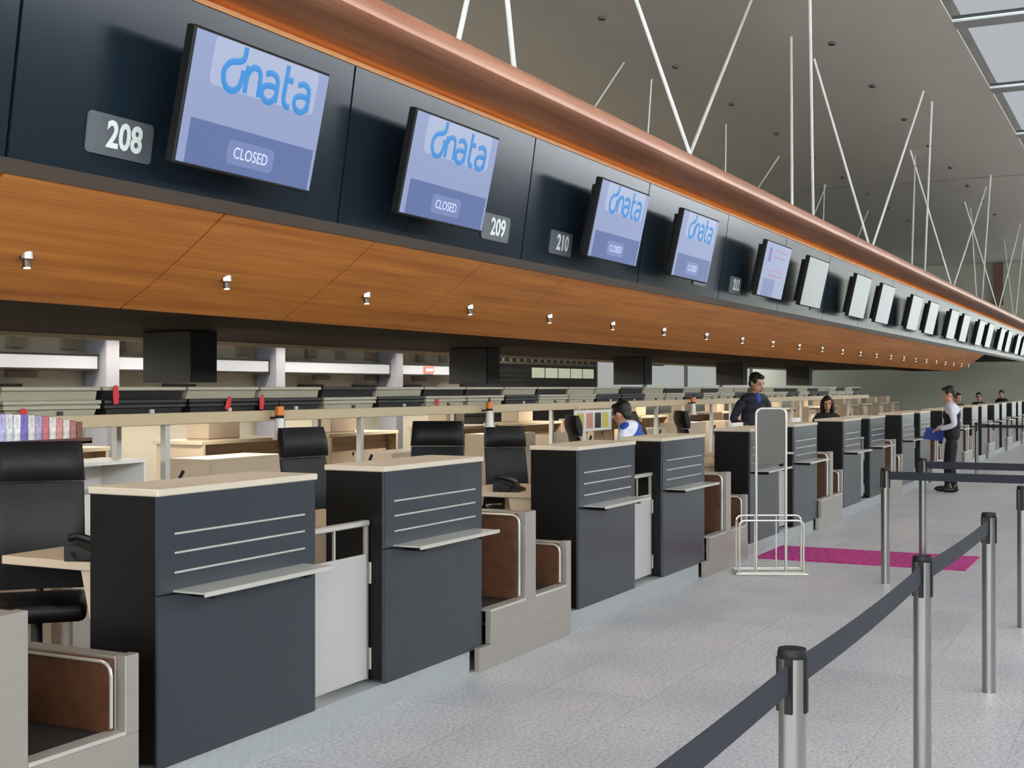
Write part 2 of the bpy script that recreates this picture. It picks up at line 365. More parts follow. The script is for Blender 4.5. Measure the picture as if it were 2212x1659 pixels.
# ------------------------------------------------------------------ hanger rods
def rod(p, q, r, label, group):
    bm = bmesh.new(); d = Vector(q) - Vector(p); cyl(bm, (0, 0, 0), d, r, r, 10)
    o = obj('hanger_rod', bm, M_rod, None, smooth=True, loc=p)
    f = bmesh.new(); cyl(f, (0, 0, -.03), (0, 0, .06), r * 1.8, r * 1.5, 12); obj('foot_fitting', f, M_rod, o, smooth=True)
    tag(o, label, 'hanger rod', group); return o
P_, Q_ = 4.56, 3.45
front = [((6.97, 3.9), (9.14, P_)), ((7.80, 3.9), (6.2, Q_)), ((11.33, 3.9), (15.73, P_)), ((11.55, 3.9), (10.37, P_)), ((15.15, 3.9), (17.67, P_)), ((16.2, 3.9), (14.14, Q_)),
         ((19.78, 3.9), (18.99, P_)), ((19.84, 3.9), (21.85, Q_)), ((23.4, 3.9), (27.8, P_)), ((24.8, 3.9), (22.7, Q_)), ((28.36, 3.9), (27.2, P_)), ((28.42, 3.9), (33.0, 3.75)),
         ((32.4, 3.9), (36.6, P_)), ((33.4, 3.9), (31.2, Q_)), ((36.9, 3.9), (35.4, P_)), ((37.0, 3.9), (41.0, 3.7)), ((41, 3.9), (45, P_)), ((41.6, 3.9), (39.8, Q_))]
for i, (a, b) in enumerate(front):
    rod((a[0], a[1], 3.77), (b[0], b[1], CZ), .0175, 'white rod hanging the canopy front, %s from the left along its base' % ordn(i), 'white rods along the canopy front')
back = [((7.2, 7.5), (9.0, 7.15)), ((8.0, 7.5), (6.4, 7.15)), ((15.0, 7.5), (17.93, 7.15)), ((19.5, 7.5), (19.1, 7.15)), ((22.6, 7.5), (26.7, 7.15)), ((24.0, 7.5), (23.0, 7.15)), ((28.2, 7.5), (31.0, 7.15)), ((32.0, 7.5), (30.8, 7.15)), ((33, 7.5), (36, 7.15))]
for i, (a, b) in enumerate(back):
    rod((a[0], a[1], 3.77), (b[0], b[1], CZ), .012, 'thin far rod behind the canopy, %s from the left in the back row' % ordn(i), 'thin rods along the canopy back')

# ------------------------------------------------------------------ monitors and number signs on the fascia
TIL = math.atan2(FB[0] - FT[0], FT[1] - FB[1])      # fascia lean
def on_fascia(z, off): return FB[0] - (z - FB[1]) * math.tan(TIL) - off
MW, MH, MD = .95, .565, .05; MT = R(12.5)
def monitor(x, kind, num):
    zc = 2.895; yb = on_fascia(zc, 0) - .225
    place = {208: 'beside the 208 plate, nearest the left edge', 209: 'hiding part of the 209 plate', 210: 'beside the 210 plate', 211: 'fourth from the left'}.get(num, '')
    t = thing('monitor', '', 'monitor', (x + .02 + MW / 2, yb, zc), 0, 'check-in monitors along the canopy fascia')
    t.rotation_euler = (MT, 0, 0)
    obj('housing', boxes((-MW / 2, MW / 2, 0, MD, -MH / 2, MH / 2), bev=.006), M_black, t)
    obj('mounting_box', box(-MW / 2 + .10, MW / 2 - .06, MD, .11, -MH / 2 + .04, MH / 2 - .05), M_black, t)
    b = .012; e = -.002
    if kind == 'logo':
        s = obj('screen', box(-MW / 2 + b, MW / 2 - b, e, .002, -MH / 2 + b, MH / 2 - b), M_scr, t)
        obj('status_band', box(-MW / 2 + .06, MW / 2 - .035, e - .001, e, -MH / 2 + b, -MH / 2 + .2), M_scr_band, s)
        bm = bmesh.new(); prism(bm, rrect(-MW / 2 + .13, MW / 2 - .09, .07, MH / 2 - b, .03), 'y', e - .001, e); obj('logo_plate', bm, M_scr_plate, s)
        M = Matrix.Rotation(R(90), 4, 'X')
        bm = bmesh.new(); r0 = .0135
        # lettering d n a t a, drawn as rounded strokes (x, z in the screen plane)
        def stroke(pts):
            q = [Vector((px, 0, pz)) for px, pz in pts]; q = [q[0]] + q + [q[-1]]; out = []
            for a0, a1, a2, a3 in zip(q[:-3], q[1:-2], q[2:-1], q[3:]):
                for u in (0, .25, .5, .75): out.append(.5 * (2 * a1 + (a2 - a0) * u + (2 * a0 - 5 * a1 + 4 * a2 - a3) * u * u + (3 * a1 - a0 - 3 * a2 + a3) * u ** 3))
            tube(bm, out + [q[-1]], r0, 6)
        H = .108
        def bowl(cx): return [(cx + .048 * math.cos(R(a)), .054 + .054 * math.sin(R(a))) for a in range(0, 361, 24)]
        x_ = -.215
        stroke([(x_ + .052, .175), (x_ + .05, .13), (x_ + .02, .112), (x_ - .025, .10), (x_ - .055, .06), (x_ - .04, .012), (x_, -.006), (x_ + .04, .012), (x_ + .054, .055), (x_ + .054, .085)])
        x_ = -.105
        stroke([(x_ - .03, 0), (x_ - .03, H)]); stroke([(x_ - .03, .07), (x_ - .005, .105), (x_ + .03, .107), (x_ + .05, .08), (x_ + .052, 0)])
        for x_ in (.01, .22):
            stroke([(x_ - .035, .10), (x_, .112), (x_ + .035, .10), (x_ + .045, .07), (x_ + .045, 0)])
            stroke([(x_ + .045, .06), (x_ - .01, .06), (x_ - .04, .045), (x_ - .04, .015), (x_ - .01, -.004), (x_ + .025, .003), (x_ + .045, .03)])
        x_ = .115
        stroke([(x_ - .01, .165), (x_ - .01, .10), (x_ - .01, .03), (x_ + .005, .004), (x_ + .035, .0)]); stroke([(x_ - .01, H), (x_ + .035, H)])
        for v in bm.verts: v.co = Vector((v.co.x * 1.12 + .035, v.co.y * .06 + e - .0025, v.co.z * 1.08 + .075))
        obj('logo_lettering', bm, M_logo, s)
        bm = bmesh.new(); bx(bm, -.193, -.178, e - .004, e - .001, .215, .226); obj('logo_leaf', bm, M_logo2, s)
        bm = text_bm('CLOSED', .07, .0005, .0, .92); bm.transform(Matrix.Translation((.0, e - .002, -.185)) @ M); obj('status_lettering', bm, M_scr_text, s)
        bm = bmesh.new(); prism(bm, rrect(-.16, .16, -.235, -.13, .025), 'y', e - .0015, e - .001)
        obj('status_plate', bm, mat('screen_status_plate', (40, 46, 60), .25, emit=(118, 134, 182), es=.92), s)
    elif kind == 'info':
        s = obj('screen', box(-MW / 2 + b, MW / 2 - b, e, .002, -MH / 2 + b, MH / 2 - b), mat('screen_violet', (60, 66, 80), .25, emit=(136, 146, 186), es=.8), t)
        obj('status_band', box(-MW / 2 + .14, .08, e - .001, e, -MH / 2 + b, -MH / 2 + .19), M_scr_band, s)
        obj('heading_mark', boxes((-MW / 2 + .14, -MW / 2 + .24, e - .001, e, .08, .22)), mat('screen_purple', (50, 46, 80), .3, emit=(96, 92, 164), es=.8), s)
        obj('text_lines', boxes((-.15, .35, e - .001, e, .19, .21), (-.15, .3, e - .001, e, .13, .145), (-.2, .35, e - .001, e, -.01, .005), (-.2, .3, e - .001, e, -.06, -.045)), mat('screen_pink_text', (80, 60, 80), .3, emit=(150, 112, 150), es=.8), s)
    else:
        s = obj('screen', box(-MW / 2 + b, MW / 2 - b, e, .002, -MH / 2 + b, MH / 2 - b), M_scr_grey, t)
    return t
mons = {}
for i in range(NP):
    for j, off in enumerate((0, 1.74)):
        x = 4.06 + MOD * i + off; n = 2 * i + j
        if x > 48: continue
        kind = 'logo' if n < 4 else ('info' if n == 4 else 'grey')
        if kind in mons:
            t = dup(mons[kind], (x + .02 + MW / 2, mons[kind].location.y, mons[kind].location.z)); t.rotation_euler = (MT, 0, 0)
        else: t = mons[kind] = monitor(x, kind, 208 + n)
        t['label'] = ['large monitor reading CLOSED beside the 208 plate, nearest on the left', 'monitor reading CLOSED that partly covers the 209 plate', 'monitor reading CLOSED just right of the 210 plate',
                      'monitor reading CLOSED, fourth from the left with part of 211 showing', 'lavender monitor with small lines of text, fifth from the left', 'plain pale grey monitor, sixth from the left'][n] if n < 6 else \
            'plain pale grey monitor on the canopy, %s from the left' % ordn(n)
for num, xs in ((208, 3.79), (209, 7.12), (210, 8.14 - .02), (211, 11.22), (212, 12.32), (213, 15.95 - .05 + .0)):
    if num == 213: xs = 15.62
    z0, z1 = 2.635, 2.80; wd = .37
    zc = (z0 + z1) / 2
    t = thing('number_plate', 'grey plate with pale number %d on the dark canopy fascia' % num, 'sign', (xs + wd / 2, on_fascia(zc, .002), zc), 0, 'counter number plates')
    t.rotation_euler = (TIL, 0, 0)
    bm = bmesh.new(); prism(bm, rrect(-wd / 2, wd / 2, -.0825, .0825, .02), 'y', -.006, .0); obj('plate', bm, M_sign, t)
    bm = text_bm(str(num), .15, .001, .004, .9); bm.transform(Matrix.Translation((.02, -.009, 0)) @ Matrix.Rotation(R(90), 4, 'X')); obj('numerals', bm, M_num, t)

# ------------------------------------------------------------------ check-in counters
def make_counter():
    t = thing('check_in_counter', '', 'counter', (0, 3.66, 0), 0, 'blue-grey check-in counters along the front row')
    W, D = 1.11, .37; zb, zt, zs = .15, 1.25, .845
    bm = bmesh.new(); prism(bm, [(0.0, .014), (.0, D), (W, D), (W, .014)], 'z', zb, zt); obj('body', bm, M_dark, t)
    def panel(z0, z1):
        bm = bmesh.new(); prism(bm, [(.001, .014), (.004, .005), (.014, 0), (W - .014, 0), (W - .004, .005), (W - .001, .014)], 'z', z0, z1); return bm
    obj('lower_panel', panel(zb - .02, zs - .006), M_counter, t); up = obj('upper_panel', panel(zs, zt), M_counter, t)
    for z in (1.09, 1.01, .928): obj('metal_inlay', box(.10, 1.01, -.004, .002, z - .004, z + .004), M_alu, t)
    obj('countertop', box(-.005, W + .005, -.004, D + .01, zt, zt + .03, bev=.004), M_top, t)
    sh = obj('bag_shelf', boxes((.09, 1.0, -.17, .0, .848, .856), (.09, 1.0, -.172, -.166, .838, .858), bev=0), M_alu, t)
    [obj('shelf_bracket', box(a, a + .04, -.13, 0, .815, .848), M_black, t) for a in (.2, .85)]
    return t
c0 = make_counter()
clabel = ['blue-grey counter nearest the camera, left of the white gate', 'blue-grey counter just right of the nearest white gate', 'third counter from the left, behind the low luggage recess', 'fourth counter from the left, right of the second gate',
          'fifth counter from the left, partly behind the bag sizer frame', 'sixth counter from the left, just right of the bag sizer frame']
desk0 = None
def make_desk():
    t = thing('staff_desk', '', 'desk', (0, 4.045, .15), 0, 'cream staff desks behind the counters')
    obj('desktop', box(.24, 1.09, 0, .78, .725, .765, bev=.004), M_beige, t)
    bm = bmesh.new(); prism(bm, [(.03, 0), (.12, 0), (.30, .725), (.03, .725)], 'x', .26, .29); obj('support_panel', bm, M_beige, t)
    obj('back_leg', box(1.03, 1.07, .65, .72, 0, .725), M_beige, t)
    return t
desk0 = make_desk()
for i in range(NP):
    for j, off in enumerate((0, 1.72)):
        x = 4.05 + MOD * i + off; n = 2 * i + j
        lab = clabel[n] if n < 6 else 'blue-grey check-in counter, %s from the left' % ordn(n)
        if n == 0: c0.location.x = x; c0['label'] = lab
        else: dup(c0, (x, 3.66, 0), label=lab)
        if n < 14:
            lab = 'cream staff desk joined to the back of the %s counter from the left' % ordn(n)
            if n == 0: desk0.location.x = x; desk0['label'] = lab
            else: dup(desk0, (x, 4.045, .15), label=lab)
# plinth + raised staff floor
struct('trim_50', boxes(*[(8.06 - MOD + MOD * i, 6.73 + MOD * i, 3.67, 4.05, 0, .13) for i in range(NP)]), M_plinth)
struct('floor_staff', box(X0, 49, 4.05, 7.3, 0, .15), M_stafffloor)
struct('trim_51', box(X0, 3.3 - .3, 3.66, 4.2, 0, .13), M_plinth)

# gates between the two counters of each bay
def make_gate():
    t = thing('swing_gate', '', 'gate', (0, 3.75, 0), 0, 'white half-height gates between counters')
    p = obj('gate_panel', box(.02, .585, 0, .02, .155, .815, bev=.003), M_gate, t)
    bm = bmesh.new(); bx(bm, .0, .60, -.01, .03, .965, .995, bev=.006); obj('top_rail', bm, M_alu, t)
    obj('gate_post', boxes((.575, .60, 0, .022, .15, .97), bev=.003), M_steel, t)
    obj('thin_upright', box(.285, .297, .004, .016, .815, .966), M_alu, t)
    for z in (.20, .655): obj('hinge', box(.604, .625, -.01, .02, z, z + .115, bev=.003), M_alu, t)
    return t
g0 = make_gate()
for i in range(NP):
    x = 5.16 + .0 + MOD * i
    lab = ['white gate between the two nearest counters', 'white gate between the third and fourth counters', 'white gate mostly hidden behind the bag sizer frame'][i] if i < 3 else 'white half-height gate in the %s bay from the left' % ordn(i)
    if i == 0: g0.location.x = x; g0['label'] = lab
    else: dup(g0, (x, 3.75, 0), label=lab)

# luggage lanes
def make_lane():
    t = thing('luggage_lane', '', 'luggage lane', (0, 3.62, 0), 0, 'twin luggage lanes between the counters')
    obj('front_panel', boxes((0, 1.33, 0, .04, 0, .14), (.14, 1.33, 0, .04, .14, .335), (.62, .77, 0, .06, .335, .90), (1.255, 1.33, 0, .05, .335, .645), bev=.003), M_steel, t)
    obj('divider', box(.625, .765, .06, .84, .15, .895, bev=.004), M_steel, t)
    obj('edge_lip', boxes((.14, .62, -.004, .075, .335, .352), (.77, 1.255, -.004, .075, .335, .352), bev=.002), M_alu, t)
    obj('inner_lining', boxes((.60, .624, .062, .84, .34, .885), bev=.003), M_walnut, t)
    obj('low_lining', boxes((1.22, 1.25, .05, .84, .34, .63), bev=.003), M_walnut, t)
    obj('low_side_wall', box(1.25, 1.325, .05, .84, .15, .64, bev=.004), M_steel, t)
    for a, b in ((.14, .60), (.77, 1.22)):
        obj('belt', box(a + .005, b - .005, .08, .80, .26, .345), M_belt, t)
        obj('back_flap', box(a, b, .80, .82, .345, .62), M_belt, t)
    for xr, zt in ((.588, .88), (1.208, .625)):
        bm = bmesh.new(); pts = [(xr, .03, .37), (xr, .03, zt - .05)] + [(xr + .0, .03 + .05 - .05 * math.cos(R(a)), zt - .05 + .05 * math.sin(R(a))) for a in (30, 60, 90)] + [(xr, .83, zt)]
        tube(bm, pts, .007, 6); obj('edge_trim', bm, M_alu, t, smooth=True)
    return t
l0 = make_lane()
for i in range(-1, NP - 1):
    x = 2.57 if i < 0 else 6.77 + MOD * i
    lab = 'twin luggage lane at the bottom left corner' if i < 0 else ['twin luggage lane between the second and third counters', 'twin luggage lane left of the bag sizer frame', 'twin luggage lane right of the bag sizer frame'][i] if i < 3 else \
        'twin luggage lane, %s from the left' % ordn(i + 1)
    if i == -1: l0.location.x = x; l0['label'] = lab
    else: dup(l0, (x, 3.62, 0), label=lab)

# ------------------------------------------------------------------ staff chairs
def make_chair():
    t = thing('office_chair', '', 'chair', (0, 0, .15), 0, 'black leather staff chairs')
    bm = bmesh.new()
    def pad(z0, z1, w0, w1, yc, th, n=7):
        rows = []
        for i in range(n):
            f = i / (n - 1); z = z0 + (z1 - z0) * f; ww = w0 + (w1 - w0) * f; q = th * (.55 + .45 * math.sin(math.pi * min(1, max(0, f)) ** .9)); y = yc(f)
            row = []
            for a in range(16):
                an = 2 * math.pi * a / 16; cx = math.copysign(abs(math.cos(an)) ** .45, math.cos(an)); cy = math.copysign(abs(math.sin(an)) ** .7, math.sin(an))
                row.append(bm.verts.new((cx * ww / 2, y + cy * q / 2 + .03 * (cx ** 2) * -1, z)))
            rows.append(row)
        for A, B in zip(rows[:-1], rows[1:]):
            for a in range(16): bm.faces.new((A[a], A[(a + 1) % 16], B[(a + 1) % 16], B[a]))
        bm.faces.new(rows[0]); bm.faces.new(rows[-1])
    pad(.56, 1.08, .44, .42, lambda f: .22 + .06 * f - .02 * math.sin(math.pi * f), .075)
    obj('backrest', bm, M_leather, t, smooth=True); bm = bmesh.new()
    pad(1.085, 1.28, .43, .40, lambda f: .265 + .03 * f, .12, 6)
    obj('headrest', bm, M_leather, t, smooth=True)
    obj('seat', box(-.23, .23, -.25, .22, .46, .55, bev=.035, seg=3), M_leather, t, smooth=True)
    bm = bmesh.new(); cyl(bm, (0, 0, .12), (0, 0, .46), .03, .025, 12); obj('gas_column', bm, M_plastic, t, smooth=True)
    for k in range(5):
        a = 2 * math.pi * k / 5 + .3; bm = bmesh.new(); cyl(bm, (0, 0, .12), (.29 * math.cos(a), .29 * math.sin(a), .07), .025, .016, 8)
        leg = obj('base_arm', bm, M_plastic, t); bm = bmesh.new(); bmesh.ops.create_uvsphere(bm, u_segments=8, v_segments=6, radius=.028, matrix=Matrix.Translation((.29 * math.cos(a), .29 * math.sin(a), .028))); obj('caster', bm, M_plastic, leg, smooth=True)
    for s in (-1, 1):
        bm = bmesh.new(); tube(bm, [(s * .22, .12, .5), (s * .27, .1, .55), (s * .27, .06, .70), (s * .27, -.14, .71)], .014, 8); obj('armrest', bm, M_plastic, t, smooth=True)
    bm = bmesh.new(); tube(bm, [(0, .05, .45), (0, .26, .48), (0, .31, .62), (0, .30, .9)], .018, 8); obj('back_support', bm, M_plastic, t, smooth=True)
    return t
ch0 = make_chair()
chairs = [((4.46, 4.78), -46, 'black leather chair nearest the camera at the left edge'), ((7.0, 4.86), -10, 'black leather chair turned sideways behind the first gate'),
          ((8.6, 5.0), -66, 'black leather chair directly behind the second counter'), ((10.0, 5.0), -40, 'black leather chair left of the third counter, beside a phone')]
for q, (p, rz, lab) in enumerate(chairs):
    sc_ = .94 if q == 3 else 1
    # orientation: seat faces the public side unless turned
    if q == 0: ch0.location = (p[0], p[1], .15); ch0.rotation_euler = (0, 0, R(rz)); ch0['label'] = lab
    else: dup(ch0, (p[0], p[1], .15), R(rz), label=lab).scale = (sc_, sc_, sc_)
dup(ch0, (14.04, 4.62, .15), R(34), label='black chair seen edge-on behind the fourth counter')
dup(ch0, (11.42, 4.80, .15), R(36), label='black chair seen edge-on left of the blue-shirted person')

# ------------------------------------------------------------------ raised conveyor with luggage tubs
RY = 5.35
conv = thing('raised_conveyor', 'raised ivory-railed conveyor running behind the staff chairs', 'conveyor', (0, 0, 0))
XC0, XC1 = 2.0, 27.0
obj('front_rail', box(XC0, XC1, RY, RY + .03, 1.47, 1.543, bev=.004), M_rail, conv)
obj('rear_rail', box(XC0, XC1, 5.82, 5.84, 1.47, 1.543), M_rail, conv)
obj('deck', box(XC0, XC1, RY + .03, 5.82, 1.47, 1.50), M_cream, conv)
for k in range(13):
    x = 3.9 + 2.13 * k
    if x > XC1: break
    obj('leg', boxes((x - .02, x + .02, RY + .02, RY + .06, .15, 1.47), (x - .02, x + .02, 5.76, 5.80, .15, 1.47)), M_alu, conv)
    bm = bmesh.new(); cyl(bm, (x + .02, RY + .04, 1.0), (x + .16, RY + .04, 1.18), .012, .012, 6); obj('brace', bm, M_black, conv)
def make_tub(matb, mats, deep=True):
    t = thing('luggage_tub', '', 'tub', (0, 5.4, 1.5))
    L, D, H = .70, .34, (.125 if deep else .075); ins = .05 if deep else .008
    bm = bmesh.new(); P0 = [(ins, .02), (L - ins, .02), (L - ins, D - .02), (ins, D - .02)]; P1 = [(.012, .005), (L - .012, .005), (L - .012, D - .005), (.012, D - .005)]
    A = [bm.verts.new((a, b, 0)) for a, b in P0]; B = [bm.verts.new((a, b, H - .02)) for a, b in P1]
    bm.faces.new(A[::-1]); bm.faces.new(B)
    for k in range(4): bm.faces.new((A[k], A[(k + 1) % 4], B[(k + 1) % 4], B[k]))
    obj('bin', bm, matb, t); obj('rim', boxes((.0, L, -.01, D + .01, H - .022, H), *([(.004, L - .004, -.006, D + .006, H - .05, H - .028)] if deep else []), bev=.003), mats, t)
    if not deep: return t
    obj('latch', box(L * .55, L * .55 + .035, .0, .02, .035, .065), M_colbox if matb is M_tubc else M_alu, t)
    return t
tub = {(k_, d_): make_tub(*m_, d_) for k_, m_ in (('cc', (M_tubc, M_tubc)), ('kc', (M_tubk, M_tubc)), ('kk', (M_tubk, M_tubk))) for d_ in (True, False) if not (k_ == 'kc' and d_)}
used = set()
low = 'cckkkckcckcckkcckcckccckckkccck'; upp = ['kc', 'cc', 'kc', 'cc', 'cc', 'kk', 'cc', 'kc', 'kc', 'cc', 'kc', 'cc', 'cc', 'kk', 'cc']
for k in range(31):
    x = 4.1 + .725 * k
    for lev in range(2):
        key = {'c': 'cc', 'k': 'kk'}[low[k]] if lev == 0 else upp[k % len(upp)]
        colour = {'cc': 'cream', 'kc': 'black cream-rimmed', 'kk': 'black'}[key]
        lab = '%s luggage tub, %s of the %s stack from the left' % (colour, ['bottom', 'top'][lev], ordn(k))
        loc = (x, 5.42 + .01 * lev, 1.5 + .126 * lev); kk_ = key; key = (key, lev == 0)
        if key not in used: used.add(key); o = tub[key]; o.location = loc
        else: o = dup(tub[key], loc)
        o['label'] = lab; o['group'] = 'luggage tubs stacked on the raised conveyor'
# red tags on tubs and rail
def red(x, z, y, label, h=.07, rot=0):
    bm = bmesh.new(); prism(bm, [(-.018, 0), (.018, 0), (.026, h * .5), (.012, h), (-.012, h), (-.024, h * .55)], 'y', -.004, .0)
    o = obj('baggage_tag', bm, M_red, None, loc=(x, y, z)); o.rotation_euler = (0, R(rot), 0); tag(o, label, 'tag', 'red baggage tags on the tubs')
red(5.63, 1.60, 5.405, 'red baggage tag on the upper tub of the third stack', .11)
red(4.95, 1.545, 5.405, 'small red square tag low on a cream tub at left', .04)
red(6.62, 1.555, 5.405, 'largest red heart-like tag on a black tub', .09, 25)
red(6.98, 1.55, 5.405, 'red tag at the corner of a black tub beside the orange beacon', .10, 8)
red(9.35, 1.545, 5.405, 'small red tag on a black tub above the second chair', .06)
# orange beacons clipped on the rail
def make_beacon():
    t = thing('beacon', '', 'beacon', (0, 5.28, 1.36), 0, 'orange-topped white beacons on the rail')
    bm = bmesh.new(); cyl(bm, (0, 0, .0), (0, 0, .13), .036, .028, 14); cyl(bm, (0, 0, -.012), (0, 0, .0), .05, .05, 14); obj('base', bm, M_white, t, smooth=True)
    bm = bmesh.new(); cyl(bm, (0, 0, .13), (0, 0, .15), .03, .03, 14); obj('collar', bm, M_black, t)
    bm = bmesh.new(); cyl(bm, (0, 0, .15), (0, 0, .21), .034, .03, 14); obj('lens', bm, M_orange, t, smooth=True)
    bm = bmesh.new(); cyl(bm, (0, 0, .21), (0, 0, .245), .012, .006, 8); obj('tip', bm, M_black, t)
    obj('bracket', box(-.012, .012, .028, .07, .125, .14), M_black, t)
    return t
b0 = make_beacon()
for q, x in enumerate((7.02, 10.05, 15.6)):
    lab = ['orange-topped white beacon left of the sideways chair', 'orange-topped white beacon above the fourth chair', 'orange-topped white beacon left of the man in a dark suit'][q]
    if q == 0: b0.location.x = x; b0['label'] = lab
    else: dup(b0, (x, 5.28, 1.36), label=lab)

nb = thing('notice_panel', 'white notice panel with yellow sheets left of the person in stripes', 'notice board', (11.95, 5.30, 1.24))
obj('board', box(0, .98, 0, .015, 0, .22, bev=.002), M_white, nb)
M_yel = mat('yellow_paper', (206, 186, 84), .7); M_pinkp = mat('pink_paper', (200, 140, 120), .7)
for a, c_ in ((.06, M_yel), (.3, M_pinkp), (.52, M_colbox), (.72, M_yel)): obj('paper_sheet', box(a, a + .16, -.003, 0, .03, .19), c_, nb)
obj('hook', box(.1, .12, 0, .05, .21, .25), M_alu, nb)
# dark equipment boxes hung from the canopy
for q in range(5):
    xr = 7.07 + 4.29 * q
    t = thing('hanging_box', ['large dark box hung from the canopy at left, nearest', 'second dark box from the left hung from the canopy', 'third dark box from the left, above the person in stripes', 'fourth dark box, just left of the man in a dark jacket', 'fifth dark box, just right of the man in a dark jacket'][q],
              'box', (xr - .27, 5.86, 1.73), 0, 'dark boxes hung under the canopy')
    obj('shaft', box(0, .27, 0, .42, 0, .35, bev=.004), M_colbox, t)
    obj('front_cover', box(.006, .264, -.01, 0, .0, .348), M_black, t)

# low cabinets and back counters of the opposite row (staff side)
def make_backcounter():
    t = thing('back_counter', '', 'counter', (0, 7.32, 0), 0, 'beige back counters of the opposite row')
    obj('body', boxes((0, 1.25, .12, .52, 0, 1.2)), M_beige, t); obj('worktop', box(-.02, 1.27, 0, .55, 1.2, 1.235, bev=.004), M_cream, t)
    [obj('side_wing', box(a, a + .03, .0, .12, 0, 1.2), M_beige, t) for a in (0, 1.22)]
    for a in (.05, .64): d = obj('cupboard_door', box(a, a + .56, .108, .12, .1, 1.12, bev=.003), M_beige, t); obj('lock', box(a + .5, a + .515, .1, .108, 1.0, 1.03), M_black, d)
    obj('screen_box', boxes((.3, .75, .2, .45, 1.235, 1.42), bev=.01), M_beige, t)
    return t
bc = make_backcounter()
q = 0
for i in range(NP - 2):
    for off in (0, 1.9):
        x = 4.4 + MOD * i + off; lab = 'beige back counter seen below the conveyor rail, %s from the left' % ordn(q)
        if q == 0: bc.location.x = x; bc['label'] = lab
        else: dup(bc, (x, 7.32, 0), label=lab)
        q += 1
def cabinet(x, y, z, w, d, h, m, label, niche=False, name='cabinet'):
    t = thing(name, label, 'cabinet', (x, y, z))
    th = .02
    rows = [(0, th, 0, d, 0, h), (w - th, w, 0, d, 0, h), (th, w - th, 0, d, 0, th), (th, w - th, 0, d, h - th, h), (th, w - th, d - th, d, 0, h)]
    if niche: rows.append((th, w - th, 0, d, h - .20, h - .18))
    obj('carcass', boxes(*rows), m, t)
    hh = h - .2 if niche else h - th
    dr = obj('door', box(th, w - th, -.004, .014, th, hh, bev=.002), m, t); obj('handle', box(w - .08, w - .06, -.012, -.004, hh * .6, hh * .6 + .09), M_alu, dr)
    return t
cabinet(5.28, 5.42, .15, .62, .36, 1.12, M_white, 'white cabinet with an open niche under the conveyor rail', True)
cabinet(4.30, 5.42, .15, .86, .36, 1.2, M_beige, 'beige cabinet behind the nearest chair')
for q_, x in enumerate((7.4, 9.9, 12.0, 13.4, 16.2, 18.0, 19.9)):
    cabinet(x, 6.2, .15, .9, .4, [1.02, .95, 1.05, 1.0, .98, 1.02, 1.0][q_], M_beige, 'beige low cabinet under the raised conveyor, %s from the left' % ordn(q_))
# brown tray with colourful leaflets behind the nearest chair
t = thing('leaflet_tray', 'brown tray holding leaflets behind the nearest chair headrest', 'tray', (4.55, 5.11, 1.40))
obj('tray_base', boxes((0, .60, 0, .22, 0, .012), (0, .60, 0, .008, 0, .03), (0, .60, .212, .22, 0, .03)), M_walnut, t)
obj('stand_leg', boxes((.05, .07, .1, .12, -1.25, 0), (.54, .56, .1, .12, -1.25, 0)), M_alu, t)
cols = [(180, 176, 214), (216, 210, 214), (226, 222, 220), (120, 104, 176), (214, 206, 200), (170, 160, 190), (196, 110, 112), (222, 214, 208), (204, 140, 128), (214, 204, 196), (168, 112, 104), (120, 78, 70)]
cname = ['lavender', 'pale pink', 'white', 'violet', 'ivory', 'mauve', 'rose red', 'off-white', 'salmon', 'sand', 'dusty red', 'brown']
for q_ in range(12):
    h = .15 - .05 * (q_ / 11) ** 2
    o = obj('leaflet_stack', boxes((0, .043, 0, .14, 0, h), bev=.003), mat('leaflet_%s' % cname[q_].replace(' ', '_'), cols[q_], .6, noise=.35, scale=38), None, loc=(4.565 + .047 * q_, 5.15, 1.413)); o.rotation_euler = (0, R(random.uniform(-2, 2)), 0)
    tag(o, '%s stack of leaflets standing in the brown tray' % cname[q_], 'leaflets', 'leaflet stacks in the brown tray')

# phones and small equipment on the staff desks
def phone(x, y, z, rz, label):
    t = thing('desk_phone', label, 'phone', (x, y, z), R(rz), 'black desk phones')
    bm = bmesh.new(); prism(bm, [(-.1, 0), (.1, 0), (.1, .07), (.06, .075), (-.1, .02)], 'x', -.1, .1); obj('phone_body', bm, M_plastic, t)
    bm = bmesh.new(); tube(bm, [(-.07, -.08, .07), (-.07, -.05, .085), (-.07, .05, .11), (-.07, .09, .10)], .018, 8); obj('handset', bm, M_plastic, t, smooth=True)
    obj('keypad', box(-.02, .08, -.06, .03, .035, .06), M_colbox, t)
    for j in range(1): bm = bmesh.new(); tube(bm, [(-.09, -.06, .06), (-.14, -.04, .02), (-.15, .02, .012), (-.11, .06, .04)], .006, 6); obj('cord', bm, M_plastic, t)
phone(4.40, 4.35, .915, 20, 'black desk phone on the nearest staff desk at left')
phone(8.66, 4.38, .915, 10, 'black desk phone on the desk left of the third counter')
t = thing('computer_tower', 'small black computer leaning under the desk left of the third counter', 'computer', (8.86, 4.75, .15)); obj('case', box(0, .1, 0, .3, 0, .62, bev=.008), M_plastic, t); obj('front_panel', box(.01, .09, -.006, 0, .3, .6), M_black, t)
for q_, (x, lab) in enumerate(((14.9, 'small white monitor on the desk behind the sixth counter'), (17.65, 'small white device right of the bag sizer frame'))):
    t = thing('desk_monitor', lab, 'monitor', (x, 4.5, .915)); obj('base', box(-.1, .1, -.06, .06, 0, .012), M_white, t); obj('stem', box(-.02, .02, -.015, .015, .012, .1), M_white, t)
    obj('display', box(-.2, .2, -.02, .02, .1, .36, bev=.005), M_white, t); obj('screen_face', box(-.185, .185, .0205, .022, .115, .345), M_black, t)

